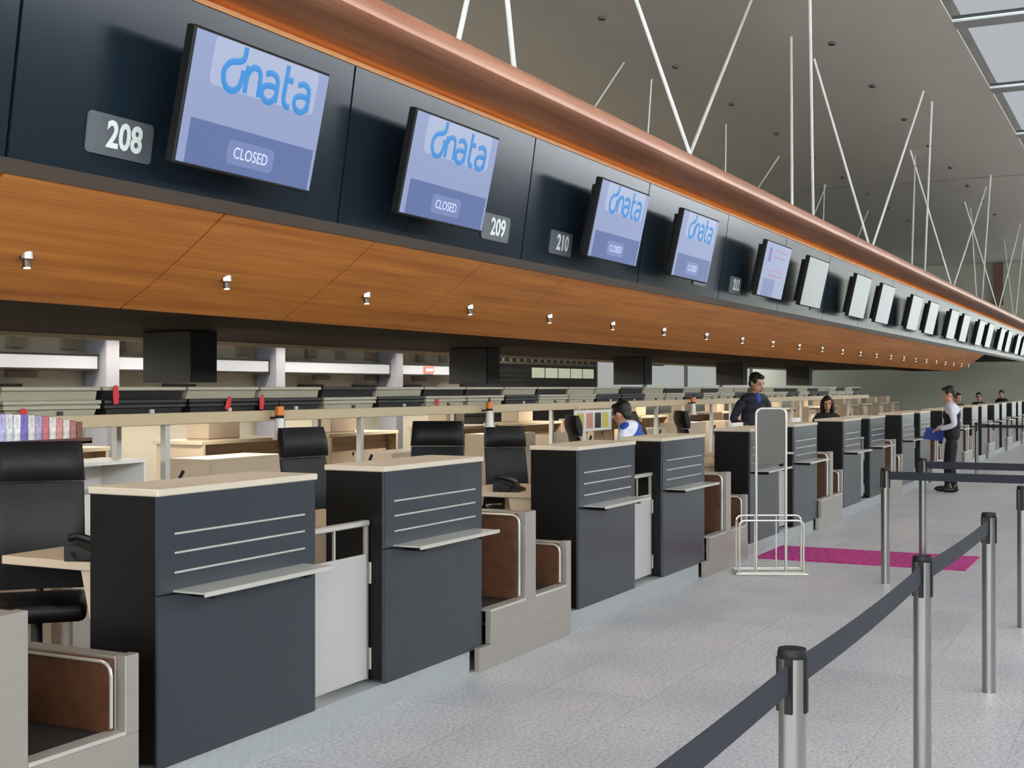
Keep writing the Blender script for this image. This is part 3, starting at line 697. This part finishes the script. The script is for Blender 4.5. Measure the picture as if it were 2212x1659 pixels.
# ------------------------------------------------------------------ background island behind (far side of the hall)
YW = 14.7
def strip(x0, x1, label):
    t = thing('light_box', label, 'light box', (x0, YW, 2.0), 0, 'long white light boxes on the back wall')
    obj('diffuser', box(0, x1 - x0, -.12, -.1, -.02, .17), M_strip, t); obj('casing', boxes((-.02, x1 - x0 + .02, -.1, .28, -.05, .2), (-.02, x1 - x0 + .02, -.125, -.1, .17, .2), (-.02, x1 - x0 + .02, -.125, -.1, -.05, -.02)), M_colbox, t)
pill = [15.0 - MOD, 15.0, 19.25, 23.4]
ends = [8.0] + pill + [26.2]
for q_ in range(len(ends) - 1):
    strip(ends[q_] + .2, ends[q_ + 1] - .2, 'white light box on the far wall, %s from the left' % ordn(q_))
for q_, x in enumerate(pill):
    o = obj('pillar', box(-.14, .14, -.25, .2, 0, CZ, bev=.01), mat('pale_blue_grey_paint', (134, 135, 144), .5), None, loc=(x, YW, 0)); tag(o, 'pale grey pillar in front of the far wall, %s from the left' % ordn(q_), 'pillar', 'pale pillars along the far wall')
M_duct = mat('grey_vent', (150, 142, 124), .5)
q_ = 0
for x in [9.2 + 1.05 * k for k in range(17)]:
    if min(abs(x - p) for p in pill) < .4: continue
    o = obj('wall_vent', boxes((0, .28, -.08, 0, 0, .3), bev=.005), M_duct, None, loc=(x, YB, 2.28)); tag(o, 'grey upright vent above the far light boxes, %s from the left' % ordn(q_), 'vent', 'upright vents on the far wall'); q_ += 1
q_ = 0
for x in [9.6 + 1.9 * k for k in range(9)]:
    if min(abs(x - p) for p in pill) < .5: continue
    o = obj('wall_grille', boxes((0, .55, -.06, 0, 0, .09)), M_duct, None, loc=(x, YB, 1.84)); tag(o, 'flat grey grille below the far light boxes, %s from the left' % ordn(q_), 'vent', 'flat grilles on the far wall')
    o = obj('dark_shelf', boxes((0, .7, -.14, 0, 0, .05)), M_shop, None, loc=(x - .5, YB, 1.70)); tag(o, 'short dark shelf low on the far wall, %s from the left' % ordn(q_), 'shelf', 'short dark shelves on the far wall'); q_ += 1
struct('trim_60', box(X0, 27, YW - .4, YB, 2.62, 2.70), M_alu)
# red signs
o = obj('red_sign', boxes((0, .42, -.03, 0, 0, .16), bev=.004), mat('soft_red_sign', (206, 96, 92), .5, emit=(206, 96, 92), es=.35), None, loc=(24.6, YW - .122, 2.0)); tag(o, 'small red and white sign before the far light box', 'sign')
obj('white_bar', box(.06, .36, -.034, -.03, .05, .11), M_white, o)
# dark shop front with lit windows, then a bright glazed part
shop = thing('shop_front', 'dark shop front with lit yellowish windows behind the opposite counters', 'shop', (27.0, YB, 0))
obj('shop_wall', box(0, 8.4, 0, .3, 0, 3.6), M_shop, shop)
obj('lattice', boxes(*[(.15 + .42 * k, .22 + .42 * k, -.05, 0, 2.36, 2.58) for k in range(19)], (0, 8.3, -.06, 0, 2.3, 2.36), (0, 8.3, -.06, 0, 2.58, 2.66)), M_duct, shop)
for k in range(5): obj('lit_window', box(4.0 + .85 * k, 4.75 + .85 * k, -.02, 0, 1.95, 2.22), M_shopwin, shop)
obj('roller_shutter', boxes(*[(.1, 3.6, -.02, 0, 1.0 + .12 * k, 1.08 + .12 * k) for k in range(10)]), M_colbox, shop)
wg = struct('window_70', box(35.4, 52, YB + .1, YB + .14, 1.3, 3.4), mat('bright_frosted_glazing', (150, 152, 150), .4, emit=(214, 218, 214), es=.5))
obj('window_frame', boxes((35.4, 52, YB, YB + .1, 3.4, 3.5), (35.4, 52, YB, YB + .1, 1.2, 1.3), *[(35.4 + 4.1 * k, 35.5 + 4.1 * k, YB, YB + .1, 1.3, 3.4) for k in range(5)]), M_mull, wg)
struct('wall_back_far', boxes((27, XE, YB + .3, YB + .6, 3.5, CZ), (35.4, XE, YB + .3, YB + .6, 0, 1.25)), M_wall)
t = thing('hanging_sign', 'dark hanging sign in front of the bright glazing', 'sign', (36.6, 14.4, 2.38)); obj('sign_board', box(0, 3.0, 0, .06, 0, .22), M_duct, t); obj('arrow_panel', box(2.0, 2.8, -.01, 0, .02, .2), M_black, t); [obj('wire', box(a, a + .02, .02, .04, .22, CZ - 2.38), M_alu, t) for a in (.3, 2.7)]

# ------------------------------------------------------------------ belt barrier posts
def make_post():
    t = thing('barrier_post', '', 'post', (0, 0, 0), 0, 'steel belt barrier posts')
    bm = bmesh.new(); cyl(bm, (0, 0, 0), (0, 0, .985), .0365, .0365, 28); obj('pole', bm, M_chrome, t, smooth=True)
    bm = bmesh.new(); cyl(bm, (0, 0, .985), (0, 0, 1.0), .040, .037, 28); cyl(bm, (0, 0, .975), (0, 0, .985), .039, .039, 28); obj('cap', bm, M_black, t, smooth=True)
    for k in range(4):
        a = math.pi / 2 * k; c, s = math.cos(a), math.sin(a)
        bm = bmesh.new(); bx(bm, .030, .0415, -.011, .011, .83, .978, bev=.002)
        o = obj('belt_slot', bm, M_black, t); o.rotation_euler = (0, 0, a)
    return t
p0 = make_post()
posts = [((3.42, .88), 'steel post with a green clip, largest in the right foreground'), ((5.54, .88), 'second steel post joined by navy tape in the right foreground'), ((7.6, .85), 'third steel post where the foreground tape ends'),
         ((9.75, .865), 'steel post cut by the right picture edge'), ((11.40, 2.12), 'thin steel post in front of the carpet, left end of the nearer cross tape'), ((13.12, 2.08), 'thin steel post behind the carpet, left end of the farther cross tape'),
         ((26.6, 3.2), 'distant steel post right of the standing man'), ((1.3, .9), 'steel post just below the picture')]
for q_, (p, lab) in enumerate(posts):
    if q_ == 7: continue
    if q_ == 0: p0.location = (p[0], p[1], 0); p0['label'] = lab
    else: dup(p0, (p[0], p[1], 0), label=lab)
def tape(a, b, z, h, label, sag=.0):
    A = Vector((a[0], a[1], z)); B = Vector((b[0], b[1], z)); n = 10; bm = bmesh.new(); up = Vector((0, 0, h / 2)); side = (B - A).cross(Vector((0, 0, 1))).normalized() * .001
    rows = []
    for i in range(n + 1):
        f = i / n; p = A.lerp(B, f) - Vector((0, 0, sag * 4 * f * (1 - f)))
        rows.append([bm.verts.new(p + up + side), bm.verts.new(p - up + side), bm.verts.new(p - up - side), bm.verts.new(p + up - side)])
    for r0, r1 in zip(rows[:-1], rows[1:]):
        for k in range(4): bm.faces.new((r0[k], r0[(k + 1) % 4], r1[(k + 1) % 4], r1[k]))
    bm.faces.new(rows[0]); bm.faces.new(rows[-1][::-1])
    o = obj('barrier_tape', bm, M_tape); tag(o, label, 'barrier tape', 'navy barrier tapes'); return o
tape((1.2, .89), (3.38, .88), .925, .078, 'navy tape running out of the bottom edge from the nearest post', .012)
tape((3.462, .88), (5.498, .88), .925, .078, 'navy tape between the first and second foreground posts', .014)
tape((5.582, .88), (7.558, .85), .925, .078, 'navy tape between the second and third foreground posts', .012)
tape((11.4, 2.078), (11.4, -1.5), .935, .07, 'navy cross tape passing in front of the standing man, the nearer one', .0)
tape((13.12, 2.038), (13.12, -2.0), .935, .07, 'navy cross tape passing in front of the standing man, the farther one', .0)
tape((26.6, 3.158), (26.6, -2.0), .935, .06, 'distant navy tape behind the standing man')
o = obj('tape_clip', box(-.012, .012, -.012, .012, -.042, .042, bev=.002), mat('green_clip', (20, 130, 104), .5), None, loc=(3.475, .875, .925)); tag(o, 'small green clip on the nearest tape end', 'clip')

# magenta carpet
bm = bmesh.new(); bx(bm, 12.5, 13.55, 1.6, 3.6, 0.0, .012, bev=.004)
o = obj('carpet_runner', bm, M_carpet); tag(o, 'magenta speckled carpet strip lying across the floor', 'carpet')

# ------------------------------------------------------------------ bag sizer frame
sz = thing('bag_sizer', 'tall steel bag sizer frame standing on the floor', 'bag sizer', (11.49, 3.15, 0), math.atan2(-.893, .45))
# local x runs to the camera's right, local y away from it
bm = bmesh.new(); w2 = .135; Ht = 1.505; rr = .05
pts = [(-w2, 0, .02), (-w2, 0, Ht - rr)] + [(-w2 + rr - rr * math.cos(R(a)), 0, Ht - rr + rr * math.sin(R(a))) for a in (30, 60, 90)] + [(w2 - rr + rr * math.sin(R(a)), 0, Ht - rr + rr * math.cos(R(a))) for a in (0, 30, 60, 90)] + [(w2, 0, .02)]
tube(bm, pts, .013, 10); obj('tall_frame', bm, M_alu, sz, smooth=True)
bm = bmesh.new(); prism(bm, rrect(-w2 + .012, w2 - .012, 1.0, Ht - .012, .04), 'y', -.006, .006); obj('sign_panel', bm, mat('grey_translucent_panel', (88, 83, 77), .4, noise=.05, scale=4), sz)
def hoop(y, x0, x1, h, r=.05):
    p = [(x0, y, .02), (x0, y, h - r)] + [(x0 + r - r * math.cos(R(a)), y, h - r + r * math.sin(R(a))) for a in (30, 60, 90)] + [(x1 - r + r * math.sin(R(a)), y, h - r + r * math.cos(R(a))) for a in (0, 30, 60, 90)] + [(x1, y, .02)]
    bm = bmesh.new(); tube(bm, p, .009, 8); return bm
obj('hoop', hoop(-.02, -.29, .29, .49), M_alu, sz, smooth=True); obj('hoop', hoop(.26, -.27, .33, .51), M_alu, sz, smooth=True)
for x in (-.29, .29):
    bm = bmesh.new(); tube(bm, [(x, -.02, .44), (x + (.02 if x < 0 else .04), .26, .46)], .008, 8); obj('side_rail', bm, M_alu, sz, smooth=True)
bm = bmesh.new(); tube(bm, [(-.33, -.1, .014), (.31, -.1, .014), (.35, .3, .014), (-.3, .3, .014)], .012, 8, closed=True); obj('floor_ring', bm, M_alu, sz, smooth=True)
bm = bmesh.new(); tube(bm, [(-.31, .0, .014), (.32, .0, .014)], .012, 8); tube(bm, [(-.3, .2, .014), (.34, .2, .014)], .01, 8); obj('floor_bar', bm, M_alu, sz, smooth=True)
bm = bmesh.new(); cyl(bm, (w2 + .01, 0, 1.1), (w2 + .07, -.01, 1.1), .012, .008, 8); obj('adjuster', bm, M_alu, sz)
for s in (-.1, .1):
    bm = bmesh.new(); tube(bm, [(s, .26, .02), (s, .26, .50)], .006, 6); obj('back_wire', bm, M_alu, sz)

# ------------------------------------------------------------------ people
def skinned(verts, edges, radii, root=0, sub=2):
    me = bpy.data.meshes.new('s'); me.from_pydata([Vector(v) for v in verts], edges, []); o = bpy.data.objects.new('s', me); C.objects.link(o)
    md = o.modifiers.new('k', 'SKIN'); md.use_smooth_shade = True; lay = me.skin_vertices[0].data
    for i, r in enumerate(radii): lay[i].radius = (r, r) if not isinstance(r, tuple) else r
    lay[root].use_root = True
    s = o.modifiers.new('s', 'SUBSURF'); s.levels = sub; s.render_levels = sub
    dg = bpy.context.evaluated_depsgraph_get(); m2 = bpy.data.meshes.new_from_object(o.evaluated_get(dg)); bm = bmesh.new(); bm.from_mesh(m2)
    bpy.data.objects.remove(o); bpy.data.meshes.remove(me); bpy.data.meshes.remove(m2); return bm
def merge(bms):
    out = bmesh.new()
    for b in bms:
        me = bpy.data.meshes.new('m'); b.to_mesh(me); b.free(); out.from_mesh(me); bpy.data.meshes.remove(me)
    return out
def remesh(bm, vox=.011):
    me = bpy.data.meshes.new('r'); bm.to_mesh(me); bm.free(); o = bpy.data.objects.new('r', me); C.objects.link(o)
    m = o.modifiers.new('r', 'REMESH'); m.mode = 'VOXEL'; m.voxel_size = vox; s = o.modifiers.new('c', 'CORRECTIVE_SMOOTH' if False else 'SMOOTH'); s.iterations = 3; s.factor = .5
    dg = bpy.context.evaluated_depsgraph_get(); m2 = bpy.data.meshes.new_from_object(o.evaluated_get(dg)); b = bmesh.new(); b.from_mesh(m2)
    bpy.data.objects.remove(o); bpy.data.meshes.remove(me); bpy.data.meshes.remove(m2); return b
def ell(c, r, rot=None, u=16, v=12):
    bm = bmesh.new(); M = Matrix.Translation(c) @ (rot or Matrix()) @ Matrix.Diagonal((*r, 1)); bmesh.ops.create_uvsphere(bm, u_segments=u, v_segments=v, radius=1, matrix=M); return bm
def head_parts(c, rot):
    """head centred at c; face looks along local -Y"""
    T = Matrix.Translation(c) @ rot
    def e(p, r): b = ell(p, r); b.transform(T); return b
    ps = [e((0, .01, .02), (.076, .094, .10)), e((0, -.02, -.055), (.055, .062, .062)), e((0, -.05, -.09), (.03, .03, .024)), e((0, -.095, -.02), (.012, .02, .028)), e((0, -.098, -.034), (.016, .014, .011)),
          e((0, -.083, -.064), (.026, .012, .009)), e((-.078, .012, -.01), (.01, .022, .032)), e((.078, .012, -.01), (.01, .022, .032)), e((-.032, -.078, .022), (.024, .012, .01)), e((.032, -.078, .022), (.024, .012, .01))]
    return ps, T
def face_features(T, parent):
    for s in (-1, 1):
        b = ell((s * .031, -.0845, .003), (.013, .007, .006)); b.transform(T); obj('eye', b, M_black, parent)
        b = ell((s * .032, -.089, .026), (.02, .006, .004)); b.transform(T); obj('eyebrow', b, M_hair, parent)
    b = ell((0, -.094, -.064), (.021, .005, .004)); b.transform(T); obj('lips', b, mat('lips', (150, 84, 76), .5), parent)
def hair(T, parent, long=False):
    ps = [ell((0, .028, .045), (.085, .095, .092)), ell((0, -.045, .092), (.06, .045, .03)), ell((-.066, .0, .03), (.02, .05, .045)), ell((.066, .0, .03), (.02, .05, .045)), ell((0, .07, -.02), (.06, .04, .06))]
    if long: ps += [ell((s * .085, .01, -.05), (.035, .055, .13)) for s in (-1, 1)] + [ell((0, .07, -.09), (.09, .05, .14)), ell((-.03, -.055, .085), (.05, .04, .035))]
    b = remesh(merge(ps), .009); b.transform(T); return obj('hair', b, M_hair, parent, smooth=True)
def hand(wrist, dirv, palm_n, side, curl=.5):
    """palm and five separate curved fingers"""
    w_ = Vector(wrist); d = Vector(dirv).normalized(); n = Vector(palm_n).normalized(); n = (n - d * n.dot(d)).normalized(); s = d.cross(n) * side
    out = [ell((0, 0, 0), (.042, .05, .017))]
    M = Matrix((s, d, n)).transposed().to_4x4(); out[0].transform(Matrix.Translation(w_ + d * .045) @ M)
    for k, (off, ln) in enumerate(((-.030, .060), (-.010, .072), (.010, .068), (.029, .052))):
        p = w_ + d * .085 + s * off; pts = [p - d * .02]; a = 0
        for j in range(3):
            pts.append(pts[-1] + (d * math.cos(a) + n * math.sin(a)) * (ln / 2.2)); a += curl
        out.append(skinned(pts, [(0, 1), (1, 2), (2, 3)], [.009, .009, .008, .0065], 0, 1))
    p = w_ + d * .02 - s * .03; pts = [p, p + (d * .5 - s * .8) * .035, p + d * .055 - s * .04 + n * .012, p + d * .075 - s * .03 + n * .028]
    out.append(skinned(pts, [(0, 1), (1, 2), (2, 3)], [.012, .011, .009, .007], 0, 1))
    return out
def person(name_label, loc, rz, pose, top=None, trousers=None, shoes=True, vest=None, collar=None, longhair=False, headrot=(0, 0, 0), sleeves=True):
    """pose: joint dictionary in local metres (feet at z=0, facing -Y)"""
    t = thing('person', name_label, 'person', loc, rz); P = {k: Vector(v) for k, v in pose.items()}
    HR = Matrix.Rotation(R(headrot[2]), 4, 'Z') @ Matrix.Rotation(R(headrot[0]), 4, 'X') @ Matrix.Rotation(R(headrot[1]), 4, 'Y')
    names = ['pelvis', 'waist', 'chest', 'neck0', 'neck1', 'shL', 'elL', 'wrL', 'shR', 'elR', 'wrR', 'hipL', 'knL', 'anL', 'toL', 'hipR', 'knR', 'anR', 'toR']
    idx = {n: i for i, n in enumerate(names)}
    ed = [('pelvis', 'waist'), ('waist', 'chest'), ('chest', 'neck0'), ('neck0', 'neck1'), ('chest', 'shL'), ('shL', 'elL'), ('elL', 'wrL'), ('chest', 'shR'), ('shR', 'elR'), ('elR', 'wrR'),
          ('pelvis', 'hipL'), ('hipL', 'knL'), ('knL', 'anL'), ('anL', 'toL'), ('pelvis', 'hipR'), ('hipR', 'knR'), ('knR', 'anR'), ('anR', 'toR')]
    rad = dict(pelvis=(.15, .105), waist=(.135, .10), chest=(.16, .11), neck0=.062, neck1=.055, shL=.055, elL=.042, wrL=.028, shR=.055, elR=.042, wrR=.028, hipL=.088, knL=.056, anL=.04, toL=.036, hipR=.088, knR=.056, anR=.04, toR=.036)
    def sk(keys, grow, es=None, root=None):
        es = [(a, b) for a, b in (es or ed) if a in keys and b in keys]; loc_i = {k: i for i, k in enumerate(keys)}
        rr = [tuple(v + grow for v in rad[k]) if isinstance(rad[k], tuple) else (rad[k] + grow,) * 2 for k in keys]
        return skinned([P[k] for k in keys], [(loc_i[a], loc_i[b]) for a, b in es], rr, loc_i.get(root or 'pelvis', 0))
    def chain(keys, grow, sub=2):
        rr = [tuple(v + grow for v in rad[k]) if isinstance(rad[k], tuple) else (rad[k] + grow,) * 2 for k in keys]
        return skinned([P[k] for k in keys], [(q, q + 1) for q in range(len(keys) - 1)], rr, 0, sub)
    def torso(grow):
        sh = (P['shR'] - P['shL']); mid = (P['shL'] + P['shR']) / 2; ang = math.atan2(sh.y, sh.x)
        e = [chain(['pelvis', 'waist', 'chest', 'neck0'], grow), ell(mid + Vector((0, 0, .005)), (.195 + grow, .09 + grow, .07 + grow), Matrix.Rotation(ang, 4, 'Z')), ell(P['chest'], (.165 + grow, .112 + grow, .15), Matrix.Rotation(ang, 4, 'Z'))]
        return e
    def arms(grow): return [chain(['shL', 'elL', 'wrL'], grow), chain(['shR', 'elR', 'wrR'], grow)]
    def legs(grow): return [chain(['hipL', 'knL', 'anL'], grow), chain(['hipR', 'knR', 'anR'], grow), ell(P['pelvis'], (.165 + grow, .115 + grow, .12))]
    def feet(): return [chain(['anL', 'toL'], 0, 1), chain(['anR', 'toR'], 0, 1)]
    ps, T = head_parts(P['head'], HR)
    bodyp = torso(-.006) + arms(-.002) + legs(-.004) + feet() + [chain(['neck0', 'neck1'], 0)] + ps
    for sd, s in (('L', -1), ('R', 1)):
        d = (P['wr' + sd] - P['el' + sd]); bodyp += hand(P['wr' + sd], d, pose.get('palm' + sd, (0, -.3, -1)), s, .6)
    body = obj('body', remesh(merge(bodyp), .01), M_skin, t, smooth=True)
    face_features(T, body); hair(T, t, longhair)
    if trousers: obj('trousers', remesh(merge(legs(.014)), .014), trousers, t, smooth=True)
    if top: obj('jacket' if not vest else 'shirt', remesh(merge(torso(.016) + arms(.014)), .014), top, t, smooth=True)
    if vest:
        bm = merge([ell(P['chest'] + Vector((0, 0, -.05)), (.165, .142, .17)), ell(P['waist'], (.172, .136, .17)), ell(P['pelvis'] + Vector((0, 0, .05)), (.17, .13, .08))]); obj('waistcoat', remesh(bm, .014), vest, t, smooth=True)
    if collar:
        b = ell(P['neck0'] + Vector((0, -.045, -.045)), (.05, .05, .075), Matrix.Rotation(R(-20), 4, 'X')); obj('shirt_front', b, collar, t, smooth=True)
    if shoes and trousers:
        for sd in 'LR':
            a = P['an' + sd]; to = P['to' + sd]; c = (a + to) / 2; c.z = .045; dr = (to - a); b = ell((0, 0, 0), (.05, .14, .05)); b.transform(Matrix.Translation(c) @ Matrix.Rotation(math.atan2(dr.y, dr.x) + math.pi / 2, 4, 'Z')); b = merge([b, ell(P['an' + sd] + Vector((0, 0, .0)), (.05, .055, .075))]); obj('shoe', b, M_plastic, t, smooth=True)
    return t
def stand(lean=0.0):
    return dict(pelvis=(0, 0, .93), waist=(0, .0, 1.08), chest=(0, .01 - lean * .5, 1.30), neck0=(0, .0 - lean, 1.43), neck1=(0, -.01 - lean, 1.50), head=(0, -.02 - lean, 1.59),
                shL=(-.17, .0 - lean * .8, 1.37), elL=(-.22, .03, 1.10), wrL=(-.20, -.14, .93), shR=(.17, .0 - lean * .8, 1.37), elR=(.22, .03, 1.10), wrR=(.20, -.14, .93),
                hipL=(-.09, 0, .88), knL=(-.10, -.02, .48), anL=(-.10, .03, .09), toL=(-.11, -.12, .04), hipR=(.09, 0, .88), knR=(.10, -.02, .48), anR=(.10, .03, .09), toR=(.11, -.12, .04))
view = math.atan2(-.893, .45)      # heading of the camera's right-hand direction
M_wshirt = mat('white_shirt', (206, 206, 212), .7); M_blackc = mat('black_cloth', (20, 18, 20), .8); M_navy = mat('navy_cloth', (24, 27, 40), .8); M_blue = mat('blue_cloth', (30, 62, 138), .7)
# man in waistcoat: profile, facing picture-left
ps = stand(.03); ps.update(wrR=(.12, -.20, 1.02), elR=(.23, .02, 1.09), wrL=(-.08, -.24, 1.0), elL=(-.23, -.02, 1.10), toL=(-.11, -.20, .04), anL=(-.10, -.06, .09), knL=(-.1, -.06, .48))
man = person('person standing in white shirt, black waistcoat and dark trousers, holding a blue folder', (21.8, 3.0, 0), view + R(-90) + R(-14), ps, top=M_wshirt, trousers=M_blackc, vest=M_blackc, headrot=(14, 0, -8))
bm = bmesh.new(); bx(bm, -.16, .16, -.012, .012, -.11, .11, bev=.004)
fo = obj('folder', bm, mat('blue_folder', (52, 66, 140), .5), None); hd = view + R(-104)
fo.location = (21.8 + (-math.sin(hd)) * -.27, 3.0 + math.cos(hd) * -.27, .93); fo.rotation_euler = (R(35), R(8), R(-63)); tag(fo, 'blue folder held at the waist by the standing person', 'folder')
# suited man behind the counters, looking down to the right
ps = stand(.09); ps.update(wrR=(.16, -.26, 1.05), elR=(.27, -.02, 1.12), wrL=(-.22, -.26, 1.02), elL=(-.29, .0, 1.1), head=(0, -.13, 1.585))
person('person in dark jacket and blue shirt standing behind the counters', (16.4, 4.76, .17), view + R(22), ps, top=M_navy, trousers=M_navy, collar=M_blue, headrot=(18, 0, 20))
# seated people
def seat(h=1.0):
    return dict(pelvis=(0, .02, .62), waist=(0, .04, .76), chest=(0, .0, .98), neck0=(0, -.02, 1.11), neck1=(0, -.04, 1.18), head=(0, -.06, 1.27), shL=(-.17, -.01, 1.05), elL=(-.23, -.06, .80), wrL=(-.16, -.30, .78),
                shR=(.17, -.01, 1.05), elR=(.23, -.06, .80), wrR=(.16, -.30, .78), hipL=(-.09, .0, .60), knL=(-.12, -.42, .60), anL=(-.12, -.40, .13), toL=(-.12, -.55, .06), hipR=(.09, .0, .60), knR=(.12, -.42, .60), anR=(.12, -.40, .13), toR=(.12, -.55, .06))
def hunch():
    p = seat(); p.update(chest=(0, -.05, 1.04), neck0=(0, -.09, 1.17), neck1=(0, -.12, 1.21), head=(0, -.15, 1.28), shL=(-.19, -.06, 1.13), shR=(.19, -.06, 1.13), waist=(0, .03, .80)); return p
def stripes():
    m = bpy.data.materials.new('blue_white_stripes'); m.use_nodes = True; nt = m.node_tree; b = nt.nodes['Principled BSDF']; b.inputs['Roughness'].default_value = .8
    tc = nt.nodes.new('ShaderNodeTexCoord'); mp = nt.nodes.new('ShaderNodeMapping'); mp.inputs['Rotation'].default_value = (0, R(50), 0); sx = nt.nodes.new('ShaderNodeSeparateXYZ'); mu = nt.nodes.new('ShaderNodeMath'); mu.operation = 'MULTIPLY'; mu.inputs[1].default_value = 5
    fr = nt.nodes.new('ShaderNodeMath'); fr.operation = 'FRACT'; rp = nt.nodes.new('ShaderNodeValToRGB'); rp.color_ramp.interpolation = 'CONSTANT'; rp.color_ramp.elements[0].color = (*lin((26, 66, 150)), 1); rp.color_ramp.elements[1].position = .55; rp.color_ramp.elements[1].color = (*lin((200, 206, 220)), 1)
    L = nt.links.new; L(tc.outputs['Object'], mp.inputs[0]); L(mp.outputs[0], sx.inputs[0]); L(sx.outputs['X'], mu.inputs[0]); L(mu.outputs[0], fr.inputs[0]); L(fr.outputs[0], rp.inputs[0]); L(rp.outputs[0], b.inputs['Base Color']); return m
person('person in blue and white striped top seated behind the third counter', (12.05, 4.68, .15), view + R(-90) + R(-25), hunch(), top=stripes(), trousers=M_navy, headrot=(16, 0, -20))
person('person with long dark hair seated behind a counter, facing the hall', (21.6, 4.97, .15), view + R(-10), seat(), top=M_blackc, trousers=M_blackc, longhair=True, headrot=(4, 0, 0))
def stool(x, y, label):
    t = thing('stool', label, 'stool', (x, y, .15)); bm = bmesh.new(); cyl(bm, (0, 0, .46), (0, 0, .52), .17, .17, 20); obj('seat', bm, M_leather, t)
    bm = bmesh.new(); cyl(bm, (0, 0, .03), (0, 0, .46), .025, .025, 10); obj('column', bm, M_alu, t); bm = bmesh.new(); cyl(bm, (0, 0, 0), (0, 0, .03), .2, .18, 20); obj('base', bm, M_plastic, t)
stool(12.05, 4.68, 'round black stool under the person in stripes'); stool(21.6, 4.97, 'round black stool under the person with long dark hair')
# brown coat over a chair right of the striped person
ccoat = dup(ch0, (13.25, 4.92, .15), R(10), label='black chair with a brown coat over its back')
bm = merge([ell((0, .26, .98), (.27, .10, .30)), ell((-.16, .2, .95), (.10, .09, .24)), ell((.17, .2, .93), (.10, .09, .24))]); bm = remesh(bm, .02)
o = obj('coat', bm, mat('brown_coat', (64, 46, 34), .85, noise=.3, scale=9), None, smooth=True, loc=(13.25, 4.92, .15)); o.rotation_euler = (0, 0, R(10)); tag(o, 'brown coat hung over the back of a black chair', 'coat')
# heads of distant staff
for q_, (x, y, z, lab) in enumerate(((34.3, 4.6, .15, 'distant person with dark hair seated just right of the standing person'), (38.7, 4.6, .15, 'distant dark-haired person seated between two others near the right edge'), (44.8, 4.6, .2, 'farthest seated person, dark-haired, by the right edge'))):
    person(lab, (x, y, z), view + R(10 - 25 * q_), seat(), top=[M_blackc, M_navy, M_blackc][q_], trousers=M_blackc)
